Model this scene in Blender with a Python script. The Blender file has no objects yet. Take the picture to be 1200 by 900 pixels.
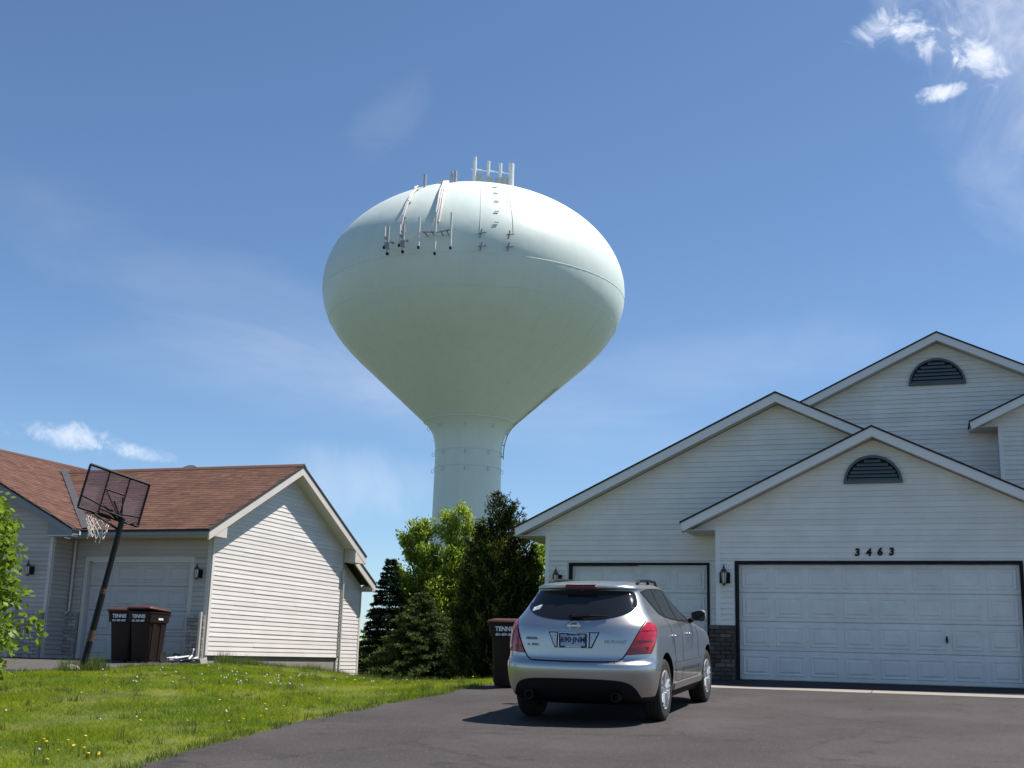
import bpy, bmesh, math, random
import numpy as np
from mathutils import Vector, Matrix
from mathutils.bvhtree import BVHTree
random.seed(7)
rng = np.random.default_rng(11)
SC = bpy.context.scene
COL = SC.collection
rad = math.radians

# ------------------------------------------------------------------ camera
EYE = 0.331
YAW, PITCH, ROLL = rad(19.666), rad(12.809), rad(1.564)
def to_world(x, y, z):
    return Vector((x * math.cos(YAW) - y * math.sin(YAW), x * math.sin(YAW) + y * math.cos(YAW), z))
_r0 = Vector((1, 0, 0)); _u0 = Vector((0, -math.sin(PITCH), math.cos(PITCH)))
_right = to_world(*(_r0 * math.cos(ROLL) + _u0 * math.sin(ROLL)))
_up = to_world(*(-_r0 * math.sin(ROLL) + _u0 * math.cos(ROLL)))
_fwd = to_world(0, math.cos(PITCH), math.sin(PITCH))
cd = bpy.data.cameras.new('camera')
cam = bpy.data.objects.new('camera', cd)
COL.objects.link(cam)
cd.sensor_width = 36.0
cd.lens = 42.0
cd.clip_start = 0.1
cd.clip_end = 6000
cam.matrix_world = Matrix(((_right.x, _up.x, -_fwd.x, 0), (_right.y, _up.y, -_fwd.y, 0), (_right.z, _up.z, -_fwd.z, EYE), (0, 0, 0, 1)))
SC.camera = cam

# ------------------------------------------------------------------ light
SUN_DIR = Vector((0.443, 0.30, 1.0)).normalized()      # towards the sun
SUN_EL = math.asin(SUN_DIR.z)
SUN_AZ = math.atan2(SUN_DIR.x, SUN_DIR.y)
ld = bpy.data.lights.new('sun', 'SUN')
ld.energy = 5.0
ld.angle = rad(0.55)
ld.color = (1.0, 0.95, 0.88)
sun = bpy.data.objects.new('sun', ld)
COL.objects.link(sun)
sun.rotation_euler = SUN_DIR.to_track_quat('Z', 'Y').to_euler()
sun.location = (10, 5, 40)
SC.view_settings.view_transform = 'Standard'
SC.view_settings.look = 'None'
SC.view_settings.gamma = 1.0
SC.view_settings.use_curve_mapping = False
SC.view_settings.exposure = 0.60
SC.cycles.max_bounces = 8
SC.cycles.transparent_max_bounces = 12
SC.cycles.sample_clamp_indirect = 6.0

W = bpy.data.worlds.new('World')
SC.world = W
W.use_nodes = True
wt = W.node_tree
wt.nodes.clear()
def wn(kind, **kw):
    n = wt.nodes.new(kind)
    for k, v in kw.items():
        setattr(n, k, v)
    return n
def wl(a, b):
    wt.links.new(a, b)
def wmath(op, a, b=None, c=None, clamp=False):
    n = wn('ShaderNodeMath', operation=op, use_clamp=clamp)
    for i, v in enumerate((a, b, c)):
        if v is None:
            continue
        if isinstance(v, (int, float)):
            n.inputs[i].default_value = v
        else:
            wl(v, n.inputs[i])
    return n.outputs[0]
w_out = wn('ShaderNodeOutputWorld')
w_bg = wn('ShaderNodeBackground')
w_bg.inputs['Strength'].default_value = 0.086
wl(w_bg.outputs[0], w_out.inputs[0])
sky = wn('ShaderNodeTexSky', sky_type='NISHITA')
sky.sun_disc = False
sky.sun_elevation = SUN_EL
sky.sun_rotation = SUN_AZ
sky.altitude = 300
sky.air_density = 0.85
sky.dust_density = 0.3
sky.ozone_density = 2.6
tc = wn('ShaderNodeTexCoord')
def wdot(vec):
    n = wn('ShaderNodeVectorMath', operation='DOT_PRODUCT')
    wl(tc.outputs['Generated'], n.inputs[0])
    n.inputs[1].default_value = vec
    return n.outputs['Value']
def wnoise(scale, detail=6, rough=0.6, stretch=(1, 1, 1), dist=0.0, rot=(0, 0, 0)):
    mp = wn('ShaderNodeMapping')
    mp.inputs['Scale'].default_value = stretch
    mp.inputs['Rotation'].default_value = rot
    wl(tc.outputs['Generated'], mp.inputs[0])
    n = wn('ShaderNodeTexNoise')
    n.inputs['Scale'].default_value = scale
    n.inputs['Detail'].default_value = detail
    n.inputs['Roughness'].default_value = rough
    n.inputs['Distortion'].default_value = dist
    wl(mp.outputs[0], n.inputs['Vector'])
    return n.outputs[0]
def cloud(c, sa, sb, tilt, noise, k, lo, hi, gain):
    """an elliptic patch of cloud round the sky direction c, broken up by noise"""
    c = Vector(c).normalized()
    e1 = c.cross(Vector((0, 0, 1))).normalized()
    e2 = e1.cross(c).normalized()
    a1 = e1 * math.cos(tilt) + e2 * math.sin(tilt)
    a2 = -e1 * math.sin(tilt) + e2 * math.cos(tilt)
    a = wmath('DIVIDE', wdot(a1), sa)
    b = wmath('DIVIDE', wdot(a2), sb)
    m = wmath('SUBTRACT', 1.0, wmath('ADD', wmath('MULTIPLY', a, a), wmath('MULTIPLY', b, b)))
    m = wmath('ADD', m, wmath('MULTIPLY', wmath('SUBTRACT', noise, 0.5), k))
    front = wmath('GREATER_THAN', wdot(c), 0.3)
    mr = wn('ShaderNodeMapRange', interpolation_type='SMOOTHSTEP')
    wl(m, mr.inputs[0])
    mr.inputs[1].default_value = lo
    mr.inputs[2].default_value = hi
    mr.inputs[3].default_value = 0.0
    mr.inputs[4].default_value = gain
    return wmath('MULTIPLY', mr.outputs[0], front)
n_fine = wnoise(26, 8, 0.62, dist=0.6)
n_mid = wnoise(9, 7, 0.6, dist=0.8)
n_streak = wnoise(3.2, 6, 0.55, stretch=(1.0, 1.0, 3.2), rot=(0.0, rad(18), 0.0), dist=0.5)
n_soft = wnoise(2.2, 4, 0.5)
n_puff = wnoise(46, 9, 0.66, dist=0.5)
n_wisp = wnoise(30, 9, 0.62, stretch=(1.0, 1.0, 0.8), dist=1.6)
masks = [
    cloud((-0.632, 0.759, 0.1575), 0.046, 0.0130, rad(-5), n_puff, 3.8, 0.1, 1.6, 0.50),
    cloud((-0.606, 0.781, 0.1520), 0.046, 0.0080, rad(-7), n_puff, 3.8, 0.1, 1.7, 0.42),
    cloud((-0.690, 0.707, 0.155), 0.04, 0.015, 0.0, n_puff, 3.0, 0.4, 1.7, 0.30),
    cloud((0.019, 0.903, 0.430), 0.020, 0.0078, rad(6), n_puff, 3.0, 0.0, 1.1, 0.74),
    cloud((0.044, 0.8915, 0.4525), 0.040, 0.015, rad(-44), n_wisp, 5.0, 0.25, 1.9, 0.70),
    cloud((0.006, 0.884, 0.468), 0.036, 0.012, rad(-42), n_wisp, 5.0, 0.25, 1.9, 0.58),
    cloud((-0.010, 0.876, 0.482), 0.040, 0.014, rad(16), n_wisp, 5.0, 0.35, 1.9, 0.52),
    cloud((0.050, 0.882, 0.470), 0.060, 0.045, rad(-40), n_wisp, 4.0, 0.3, 2.2, 0.34),
    cloud((0.10, 0.872, 0.492), 0.15, 0.11, rad(-60), n_mid, 2.6, -0.3, 2.0, 0.62),
    cloud((0.055, 0.918, 0.380), 0.10, 0.045, rad(-62), n_mid, 2.6, 0.0, 1.9, 0.20),
    cloud((-0.545, 0.787, 0.275), 0.34, 0.055, rad(-17), n_streak, 3.4, 0.0, 1.9, 0.13),
    cloud((-0.44, 0.865, 0.215), 0.30, 0.05, rad(-6), n_streak, 3.2, 0.0, 1.9, 0.14),
    cloud((-0.16, 0.955, 0.235), 0.26, 0.045, rad(8), n_streak, 3.2, 0.0, 1.9, 0.15),
    cloud((-0.17, 0.972, 0.165), 0.10, 0.022, rad(14), n_mid, 2.8, 0.0, 1.3, 0.30),
    cloud((-0.455, 0.880, 0.135), 0.10, 0.035, rad(0), n_mid, 2.6, 0.0, 1.8, 0.24),
    cloud((-0.405, 0.812, 0.418), 0.06, 0.03, rad(60), n_mid, 3.0, 0.1, 1.8, 0.055),
]
tot = masks[0]
for m_ in masks[1:]:
    tot = wmath('SUBTRACT', wmath('ADD', tot, m_), wmath('MULTIPLY', tot, m_))
mixc = wn('ShaderNodeMix', data_type='RGBA')
wl(tot, mixc.inputs['Factor'])
tint = wn('ShaderNodeMix', data_type='RGBA', blend_type='MULTIPLY')
tint.inputs['Factor'].default_value = 1.0
wl(sky.outputs[0], tint.inputs[6])
tint.inputs[7].default_value = (0.885, 0.995, 1.065, 1)
wl(tint.outputs[2], mixc.inputs[6])
mixc.inputs[7].default_value = (8.6, 8.9, 9.7, 1)
wl(mixc.outputs[2], w_bg.inputs['Color'])

# ------------------------------------------------------------------ materials
def new_mat(name):
    m = bpy.data.materials.new(name)
    m.use_nodes = True
    return m, m.node_tree, m.node_tree.nodes['Principled BSDF']
def nn(nt, kind, **kw):
    n = nt.nodes.new(kind)
    for k, v in kw.items():
        setattr(n, k, v)
    return n
def ramp(nt, stops):
    r = nn(nt, 'ShaderNodeValToRGB')
    els = r.color_ramp.elements
    while len(els) < len(stops):
        els.new(0.5)
    for e, (p, c) in zip(els, stops):
        e.position = p
        e.color = (*c, 1)
    return r
def pos_noise(nt, scale, detail=4, rough=0.6, stretch=(1, 1, 1)):
    g = nn(nt, 'ShaderNodeNewGeometry')
    mp = nn(nt, 'ShaderNodeMapping')
    mp.inputs['Scale'].default_value = stretch
    nt.links.new(g.outputs['Position'], mp.inputs[0])
    n = nn(nt, 'ShaderNodeTexNoise')
    n.inputs['Scale'].default_value = scale
    n.inputs['Detail'].default_value = detail
    n.inputs['Roughness'].default_value = rough
    nt.links.new(mp.outputs[0], n.inputs['Vector'])
    return n
def scaled(c, k):
    return tuple(min(1, x * k) for x in c)
def mat(name, color, rough=0.5, metal=0.0, var=0.12, scale=3.0, stretch=(1, 1, 1), bump=0.0, bscale=40.0, coat=0.0, spec=0.5, fine=0.0, fscale=60):
    m, nt, b = new_mat(name)
    n = pos_noise(nt, scale, 5, 0.62, stretch)
    r = ramp(nt, [(0.28, scaled(color, 1 - var)), (0.72, scaled(color, 1 + var))])
    nt.links.new(n.outputs[0], r.inputs[0])
    out = r.outputs[0]
    if fine:
        f = pos_noise(nt, fscale, 3, 0.7)
        fr = ramp(nt, [(0.3, (1 - fine,) * 3), (0.7, (1.0,) * 3)])
        nt.links.new(f.outputs[0], fr.inputs[0])
        mx = nn(nt, 'ShaderNodeMix', data_type='RGBA', blend_type='MULTIPLY')
        mx.inputs['Factor'].default_value = 1
        nt.links.new(out, mx.inputs[6]); nt.links.new(fr.outputs[0], mx.inputs[7])
        out = mx.outputs[2]
    nt.links.new(out, b.inputs['Base Color'])
    b.inputs['Roughness'].default_value = rough
    b.inputs['Metallic'].default_value = metal
    b.inputs['Specular IOR Level'].default_value = spec
    b.inputs['Coat Weight'].default_value = coat
    b.inputs['Coat Roughness'].default_value = 0.05
    if bump:
        bn = pos_noise(nt, bscale, 4, 0.65)
        bp = nn(nt, 'ShaderNodeBump')
        bp.inputs['Strength'].default_value = bump
        bp.inputs['Distance'].default_value = 0.02
        nt.links.new(bn.outputs[0], bp.inputs['Height'])
        nt.links.new(bp.outputs[0], b.inputs['Normal'])
    return m
def vmat(name, stops, rough=0.7, translucent=0.0, patch=None, spec=0.3):
    """colour from the per-piece attribute v, an optional patchiness in world space"""
    m, nt, b = new_mat(name)
    a = nn(nt, 'ShaderNodeAttribute', attribute_name='v')
    r = ramp(nt, stops)
    nt.links.new(a.outputs['Fac'], r.inputs[0])
    out = r.outputs[0]
    if patch:
        sc, lo, hi = patch
        n = pos_noise(nt, sc, 4, 0.6)
        pr = ramp(nt, [(0.32, lo), (0.68, hi)])
        nt.links.new(n.outputs[0], pr.inputs[0])
        mx = nn(nt, 'ShaderNodeMix', data_type='RGBA', blend_type='MULTIPLY')
        mx.inputs['Factor'].default_value = 1
        nt.links.new(out, mx.inputs[6]); nt.links.new(pr.outputs[0], mx.inputs[7])
        out = mx.outputs[2]
    nt.links.new(out, b.inputs['Base Color'])
    b.inputs['Roughness'].default_value = rough
    b.inputs['Specular IOR Level'].default_value = spec
    if translucent:
        t = nn(nt, 'ShaderNodeBsdfTranslucent')
        nt.links.new(out, t.inputs['Color'])
        ms = nn(nt, 'ShaderNodeMixShader')
        ms.inputs[0].default_value = translucent
        nt.links.new(b.outputs[0], ms.inputs[1]); nt.links.new(t.outputs[0], ms.inputs[2])
        o = nt.nodes['Material Output']
        nt.links.new(ms.outputs[0], o.inputs['Surface'])
    return m

M = {}
M['vinyl'] = vmat('vinyl_siding', [(0, (0.78, 0.755, 0.70)), (1, (0.86, 0.835, 0.78))], 0.45, patch=(2.1, (0.90, 0.895, 0.88), (1, 1, 1)))
M['beige'] = vmat('pale_siding', [(0, (0.66, 0.615, 0.585)), (1, (0.74, 0.695, 0.66))], 0.45, patch=(1.3, (0.92, 0.92, 0.92), (1, 1, 1)))
M['trim'] = mat('white_trim', (0.78, 0.765, 0.74), 0.45, var=0.05, scale=2)
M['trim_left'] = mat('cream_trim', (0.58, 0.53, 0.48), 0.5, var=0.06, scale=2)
M['trim_grey'] = mat('grey_trim', (0.22, 0.23, 0.235), 0.5, var=0.06, scale=2)
M['soffit'] = mat('soffit', (0.55, 0.52, 0.48), 0.6, var=0.05)
M['door'] = mat('door_paint', (0.76, 0.75, 0.715), 0.42, var=0.06, scale=1.5, fine=0.09, fscale=5, bump=0.12, bscale=2.2)
M['black'] = mat('black_trim', (0.010, 0.010, 0.012), 0.6, var=0.2, spec=0.2)
M['edge'] = mat('shingle_edge', (0.03, 0.026, 0.025), 0.85, var=0.3, scale=8)
M['roof_dark'] = mat('grey_shingles', (0.10, 0.09, 0.085), 0.9, var=0.3, scale=9, bump=0.6, bscale=30)
M['shingle'] = vmat('red_brown_shingles', [(0, (0.090, 0.042, 0.027)), (0.5, (0.116, 0.055, 0.036)), (1, (0.150, 0.074, 0.050))], 0.9, patch=(1.6, (0.84, 0.84, 0.86), (1.05, 1.05, 1.05)))
M['flash'] = mat('valley_metal', (0.16, 0.14, 0.135), 0.5, metal=0.3, var=0.2, scale=4)
M['concrete'] = mat('concrete', (0.28, 0.25, 0.215), 0.9, var=0.14, scale=2.5, bump=0.3, bscale=30, fine=0.15)
M['brick'] = vmat('dark_brick', [(0, (0.075, 0.058, 0.045)), (0.6, (0.12, 0.095, 0.075)), (1, (0.19, 0.155, 0.125))], 0.9, patch=(14, (0.75, 0.75, 0.75), (1, 1, 1)))
M['brick_grey'] = vmat('grey_brick', [(0, (0.34, 0.30, 0.275)), (0.6, (0.42, 0.375, 0.345)), (1, (0.50, 0.45, 0.42))], 0.9, patch=(14, (0.8, 0.8, 0.8), (1, 1, 1)))
M['mortar'] = mat('mortar', (0.055, 0.05, 0.045), 0.95, var=0.2, scale=12)
M['mortar_grey'] = mat('mortar_grey', (0.30, 0.28, 0.26), 0.95, var=0.2, scale=12)
M['vent'] = mat('vent_green', (0.085, 0.112, 0.118), 0.5, var=0.12)
M['glassdark'] = mat('dark_glass', (0.012, 0.014, 0.017), 0.05, var=0.1, spec=0.4)
M['lampglass'] = mat('lamp_glass', (0.62, 0.58, 0.52), 0.15, var=0.15, scale=20)
M['brass'] = mat('aged_metal', (0.10, 0.085, 0.08), 0.35, metal=0.7, var=0.2, scale=30)
M['bin'] = mat('bin_plastic', (0.018, 0.0075, 0.006), 0.55, var=0.2, scale=5, fine=0.1, spec=0.3)
M['binlid'] = mat('bin_lid_plastic', (0.062, 0.019, 0.014), 0.55, var=0.18, scale=5)
M['white'] = mat('white_print', (0.75, 0.75, 0.75), 0.6, var=0.05)
def tower_mat():
    m, nt, b = new_mat('tower_paint')
    base = (0.69, 0.76, 0.695)
    n1 = pos_noise(nt, 0.22, 5, 0.6)
    r1 = ramp(nt, [(0.30, scaled(base, 0.97)), (0.70, scaled(base, 1.02))])
    nt.links.new(n1.outputs[0], r1.inputs[0])
    n2 = pos_noise(nt, 1.7, 5, 0.65, (1, 1, 0.06))
    r2 = ramp(nt, [(0.36, (0.80, 0.80, 0.76)), (0.52, (1, 1, 1))])
    nt.links.new(n2.outputs[0], r2.inputs[0])
    n3 = pos_noise(nt, 2.3, 6, 0.7, (1, 1, 0.22))
    r3 = ramp(nt, [(0.73, (1, 1, 1)), (0.80, (0.80, 0.66, 0.52))])
    nt.links.new(n3.outputs[0], r3.inputs[0])
    out = r1.outputs[0]
    for src, fac in ((r2, 0.16), (r3, 0.28)):
        mx = nn(nt, 'ShaderNodeMix', data_type='RGBA', blend_type='MULTIPLY')
        mx.inputs['Factor'].default_value = fac
        nt.links.new(out, mx.inputs[6]); nt.links.new(src.outputs[0], mx.inputs[7])
        out = mx.outputs[2]
    nt.links.new(out, b.inputs['Base Color'])
    b.inputs['Roughness'].default_value = 0.45
    bn = pos_noise(nt, 0.45, 2, 0.5)
    bp = nn(nt, 'ShaderNodeBump'); bp.inputs['Strength'].default_value = 0.12; bp.inputs['Distance'].default_value = 0.25
    nt.links.new(bn.outputs[0], bp.inputs['Height']); nt.links.new(bp.outputs[0], b.inputs['Normal'])
    return m
M['tower'] = tower_mat()
M['tower_white'] = mat('tower_fittings', (0.68, 0.70, 0.68), 0.5, var=0.08, scale=3)
M['tower_tray'] = mat('cable_tray', (0.70, 0.65, 0.62), 0.6, var=0.15, scale=3)
M['tower_grey'] = mat('antenna_grey', (0.42, 0.44, 0.43), 0.5, var=0.1, scale=3)
M['steel'] = mat('galvanised', (0.28, 0.28, 0.28), 0.4, metal=0.6, var=0.2, scale=10)
M['bark'] = mat('bark', (0.085, 0.06, 0.042), 0.95, var=0.35, scale=14, stretch=(1, 1, 0.25), bump=0.8, bscale=25)
M['pole'] = mat('pole_paint', (0.012, 0.012, 0.013), 0.55, var=0.3, scale=6, spec=0.2)
M['rust'] = mat('rust', (0.09, 0.045, 0.028), 0.8, var=0.4, scale=20)
M['net'] = mat('net_cord', (0.70, 0.66, 0.62), 0.8, var=0.08, scale=20)

def asphalt(name, base, crack=True):
    m, nt, b = new_mat(name)
    big = pos_noise(nt, 0.55, 6, 0.6)
    r1 = ramp(nt, [(0.28, scaled(base, 0.66)), (0.52, base), (0.76, scaled(base, 1.36))])
    nt.links.new(big.outputs[0], r1.inputs[0])
    sp = pos_noise(nt, 75, 2, 0.8)
    r2 = ramp(nt, [(0.34, (0.45,) * 3), (0.55, (1.0,) * 3), (0.70, (1.9,) * 3)])
    for e, k in zip(r2.color_ramp.elements, (0.42, 1.0, 1.0)):
        e.color = (k, k, k, 1)
    r2.color_ramp.elements[2].color = (1.0, 1.0, 1.0, 1)
    nt.links.new(sp.outputs[0], r2.inputs[0])
    mx = nn(nt, 'ShaderNodeMix', data_type='RGBA', blend_type='MULTIPLY')
    mx.inputs['Factor'].default_value = 1
    nt.links.new(r1.outputs[0], mx.inputs[6]); nt.links.new(r2.outputs[0], mx.inputs[7])
    st = pos_noise(nt, 46, 1, 0.5)
    r3 = ramp(nt, [(0.66, (0, 0, 0)), (0.74, (1, 1, 1))])
    nt.links.new(st.outputs[0], r3.inputs[0])
    mx2 = nn(nt, 'ShaderNodeMix', data_type='RGBA')
    nt.links.new(r3.outputs[0], mx2.inputs['Factor'])
    nt.links.new(mx.outputs[2], mx2.inputs[6])
    mx2.inputs[7].default_value = (*scaled(base, 2.3), 1)
    nt.links.new(mx2.outputs[2], b.inputs['Base Color'])
    vo = nn(nt, 'ShaderNodeTexVoronoi', feature='DISTANCE_TO_EDGE')
    wv = pos_noise(nt, 1.1, 5, 0.65)
    g = nn(nt, 'ShaderNodeNewGeometry')
    ad = nn(nt, 'ShaderNodeVectorMath', operation='MULTIPLY_ADD')
    nt.links.new(wv.outputs['Color'], ad.inputs[0]); ad.inputs[1].default_value = (1.1, 1.1, 0); nt.links.new(g.outputs['Position'], ad.inputs[2])
    nt.links.new(ad.outputs[0], vo.inputs['Vector']); vo.inputs['Scale'].default_value = 0.30
    cr = ramp(nt, [(0.0, (0.55,) * 3), (0.007, (1.0,) * 3)])
    nt.links.new(vo.outputs['Distance'], cr.inputs[0])
    sn = pos_noise(nt, 1.7, 6, 0.7)
    sr = ramp(nt, [(0.30, (0.42,) * 3), (0.43, (1.0,) * 3), (0.62, (1.0,) * 3), (0.72, (1.28,) * 3)])
    nt.links.new(sn.outputs[0], sr.inputs[0])
    m3 = nn(nt, 'ShaderNodeMix', data_type='RGBA', blend_type='MULTIPLY'); m3.inputs['Factor'].default_value = 0.8
    m4 = nn(nt, 'ShaderNodeMix', data_type='RGBA', blend_type='MULTIPLY'); m4.inputs['Factor'].default_value = 0.75
    nt.links.new(mx2.outputs[2], m3.inputs[6]); nt.links.new(cr.outputs[0], m3.inputs[7])
    nt.links.new(m3.outputs[2], m4.inputs[6]); nt.links.new(sr.outputs[0], m4.inputs[7])
    nt.links.new(m4.outputs[2], b.inputs['Base Color'])
    b.inputs['Roughness'].default_value = 0.88
    b.inputs['Specular IOR Level'].default_value = 0.3
    bn = pos_noise(nt, 90, 3, 0.7)
    bp = nn(nt, 'ShaderNodeBump')
    bp.inputs['Strength'].default_value = 0.5
    bp.inputs['Distance'].default_value = 0.01
    nt.links.new(bn.outputs[0], bp.inputs['Height'])
    nt.links.new(bp.outputs[0], b.inputs['Normal'])
    return m
M['asphalt'] = asphalt('asphalt', (0.062, 0.054, 0.052))
M['asphalt_dark'] = asphalt('dark_asphalt', (0.036, 0.034, 0.036))  # darker asphalt base, laid between the concrete strip and the garage door
M['asphalt_old'] = asphalt('old_asphalt', (0.095, 0.086, 0.082))
M['plain'] = mat('rough_ground', (0.075, 0.088, 0.048), 0.95, var=0.35, scale=0.3, fine=0.3, fscale=8)
M['soil'] = mat('lawn_soil', (0.115, 0.140, 0.022), 0.95, var=0.45, scale=1.2, bump=0.5, bscale=20, fine=0.4, fscale=30)
M['grass'] = vmat('grass_blades', [(0, (0.130, 0.210, 0.012)), (0.5, (0.255, 0.325, 0.022)), (0.85, (0.370, 0.395, 0.040)), (1.0, (0.44, 0.37, 0.13))], 0.8, 0.5, patch=(0.60, (0.54, 0.70, 0.65), (1.20, 1.10, 1.0)), spec=0.06)
M['weed'] = vmat('tall_grass', [(0, (0.06, 0.10, 0.02)), (0.7, (0.15, 0.20, 0.04)), (1.0, (0.32, 0.28, 0.12))], 0.6, 0.35)
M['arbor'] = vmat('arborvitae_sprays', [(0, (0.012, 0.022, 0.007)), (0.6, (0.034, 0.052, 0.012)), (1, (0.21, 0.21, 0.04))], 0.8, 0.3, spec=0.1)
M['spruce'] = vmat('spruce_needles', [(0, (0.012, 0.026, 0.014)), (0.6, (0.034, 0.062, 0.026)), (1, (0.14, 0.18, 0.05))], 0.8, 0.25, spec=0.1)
M['leaf'] = vmat('bright_leaves', [(0, (0.10, 0.165, 0.018)), (0.5, (0.27, 0.37, 0.045)), (1, (0.44, 0.50, 0.09))], 0.6, 0.6, spec=0.15)
M['maple'] = vmat('maple_leaves', [(0, (0.09, 0.16, 0.012)), (0.6, (0.20, 0.30, 0.025)), (1, (0.31, 0.40, 0.05))], 0.45, 0.5)
M['yellow'] = mat('dandelion_yellow', (0.72, 0.46, 0.02), 0.7, var=0.1, scale=30)
M['fluff'] = mat('dandelion_fluff', (0.50, 0.52, 0.47), 0.95, var=0.12, scale=60)
M['stem'] = mat('flower_stem', (0.13, 0.18, 0.05), 0.6, var=0.1)

# ------------------------------------------------------------------ mesh helpers
class MB:
    def __init__(self):
        self.v = []; self.f = []; self.val = []
    def add(self, vs, fs, val=None):
        o = len(self.v)
        self.v.extend([tuple(p) for p in vs])
        self.f.extend([tuple(i + o for i in q) for q in fs])
        self.val.extend([random.random() if val is None else val] * len(vs))
        return self
    def box(self, x0, x1, y0, y1, z0, z1, val=None):
        vs = [(x, y, z) for z in (z0, z1) for y in (y0, y1) for x in (x0, x1)]
        return self.add(vs, [(0, 2, 3, 1), (4, 5, 7, 6), (0, 1, 5, 4), (2, 6, 7, 3), (0, 4, 6, 2), (1, 3, 7, 5)], val)
    def tube(self, p, r, n=8, cap=True, val=None):
        """p: points; r: radius or one per point"""
        p = [Vector(q) for q in p]
        rr = r if isinstance(r, (list, tuple)) else [r] * len(p)
        t0 = (p[1] - p[0]).normalized()
        ref = Vector((0, 0, 1)) if abs(t0.z) < 0.9 else Vector((1, 0, 0))
        a = t0.cross(ref).normalized()
        vs = []
        for i, q in enumerate(p):
            t = ((p[min(i + 1, len(p) - 1)] - p[max(i - 1, 0)])).normalized()
            a = (a - t * a.dot(t)).normalized()
            b = t.cross(a)
            for k in range(n):
                th = 2 * math.pi * k / n
                vs.append(q + (a * math.cos(th) + b * math.sin(th)) * rr[i])
        fs = []
        for i in range(len(p) - 1):
            for k in range(n):
                k2 = (k + 1) % n
                fs.append((i * n + k, i * n + k2, (i + 1) * n + k2, (i + 1) * n + k))
        if cap:
            fs.append(tuple(reversed(range(n))))
            fs.append(tuple((len(p) - 1) * n + k for k in range(n)))
        return self.add(vs, fs, val)
    def prism(self, poly, h, val=None):
        """poly: 3D points of a planar outline; h: vector it is swept along"""
        n = len(poly); h = Vector(h)
        vs = [Vector(q) for q in poly] + [Vector(q) + h for q in poly]
        fs = [tuple(reversed(range(n))), tuple(range(n, 2 * n))]
        for i in range(n):
            j = (i + 1) % n
            fs.append((i, j, n + j, n + i))
        return self.add(vs, fs, val)
    def lathe(self, prof, c, axis='Z', n=24, val=None, cap=True):
        """prof: (r, t) pairs; t runs along axis from c"""
        vs = []
        for r, t in prof:
            for k in range(n):
                th = 2 * math.pi * k / n
                a, b = r * math.cos(th), r * math.sin(th)
                q = {'Z': (a, b, t), 'X': (t, a, b), 'Y': (b, t, a)}[axis]
                vs.append((c[0] + q[0], c[1] + q[1], c[2] + q[2]))
        fs = []
        for i in range(len(prof) - 1):
            for k in range(n):
                k2 = (k + 1) % n
                fs.append((i * n + k, i * n + k2, (i + 1) * n + k2, (i + 1) * n + k))
        if cap:
            if prof[0][0] > 1e-4: fs.append(tuple(reversed(range(n))))
            if prof[-1][0] > 1e-4: fs.append(tuple((len(prof) - 1) * n + k for k in range(n)))
        return self.add(vs, fs, val)
    def mesh(self, name, m, smooth=False, fix=True):
        me = bpy.data.meshes.new(name)
        me.from_pydata(self.v, [], self.f)
        at = me.attributes.new('v', 'FLOAT', 'POINT')
        at.data.foreach_set('value', np.array(self.val, dtype=np.float32))
        if fix:
            bm = bmesh.new(); bm.from_mesh(me)
            bmesh.ops.recalc_face_normals(bm, faces=bm.faces)
            bm.to_mesh(me); bm.free()
        if m is not None:
            for q in (m if isinstance(m, list) else [m]):
                me.materials.append(q)
        if smooth:
            me.polygons.foreach_set('use_smooth', [True] * len(me.polygons))
        return me
    def build(self, name, m, parent=None, smooth=False, fix=True, sharp=None):
        me = self.mesh(name, m, smooth, fix)
        if sharp is not None:
            me.set_sharp_from_angle(angle=rad(sharp))
        return link(name, me, parent)
BASE = {}
def link(name, me, parent=None):
    o = bpy.data.objects.new(name, me)
    COL.objects.link(o)
    if parent is not None:
        o.parent = parent
        top = parent
        while top.parent: top = top.parent
        if top.name in BASE:
            if parent is top:
                o.matrix_parent_inverse = Matrix.Translation(-top.location)
    return o
def tag(o, label=None, cat=None, group=None, kind=None):
    if label: o['label'] = label
    if cat: o['category'] = cat
    if group: o['group'] = group
    if kind: o['kind'] = kind
    return o
def thing(name, loc, label, cat, group=None, world_parts=True):
    o = bpy.data.objects.new(name, None)
    COL.objects.link(o)
    o.location = loc
    o.empty_display_size = 0.3
    if world_parts: BASE[o.name] = 1
    return tag(o, label, cat, group)
def np_mesh(name, verts, faces_n, v, m, parent=None, smooth=False):
    """verts (N*k,3) in runs of k = faces_n corners, each run one face"""
    k = faces_n
    n = len(verts) // k
    me = bpy.data.meshes.new(name)
    me.vertices.add(n * k)
    me.vertices.foreach_set('co', np.asarray(verts, dtype=np.float32).ravel())
    me.loops.add(n * k)
    me.loops.foreach_set('vertex_index', np.arange(n * k, dtype=np.int32))
    me.polygons.add(n)
    me.polygons.foreach_set('loop_start', np.arange(0, n * k, k, dtype=np.int32))
    me.polygons.foreach_set('loop_total', np.full(n, k, dtype=np.int32))
    at = me.attributes.new('v', 'FLOAT', 'POINT')
    at.data.foreach_set('value', np.repeat(np.asarray(v, dtype=np.float32), k))
    me.update(calc_edges=True)
    me.materials.append(m)
    return link(name, me, parent)
def text_mesh(s, size, depth=0.0, shear=0.0, offset=0.0):
    cu = bpy.data.curves.new('lettering', 'FONT')
    cu.body = s; cu.size = size; cu.extrude = depth; cu.shear = shear; cu.offset = offset
    cu.align_x = 'CENTER'; cu.align_y = 'CENTER'
    cu.resolution_u = 3
    o = bpy.data.objects.new('lettering', cu)
    COL.objects.link(o)
    dg = bpy.context.evaluated_depsgraph_get()
    me = bpy.data.meshes.new_from_object(o.evaluated_get(dg))
    bpy.data.objects.remove(o)
    bpy.data.curves.remove(cu)
    return me
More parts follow.
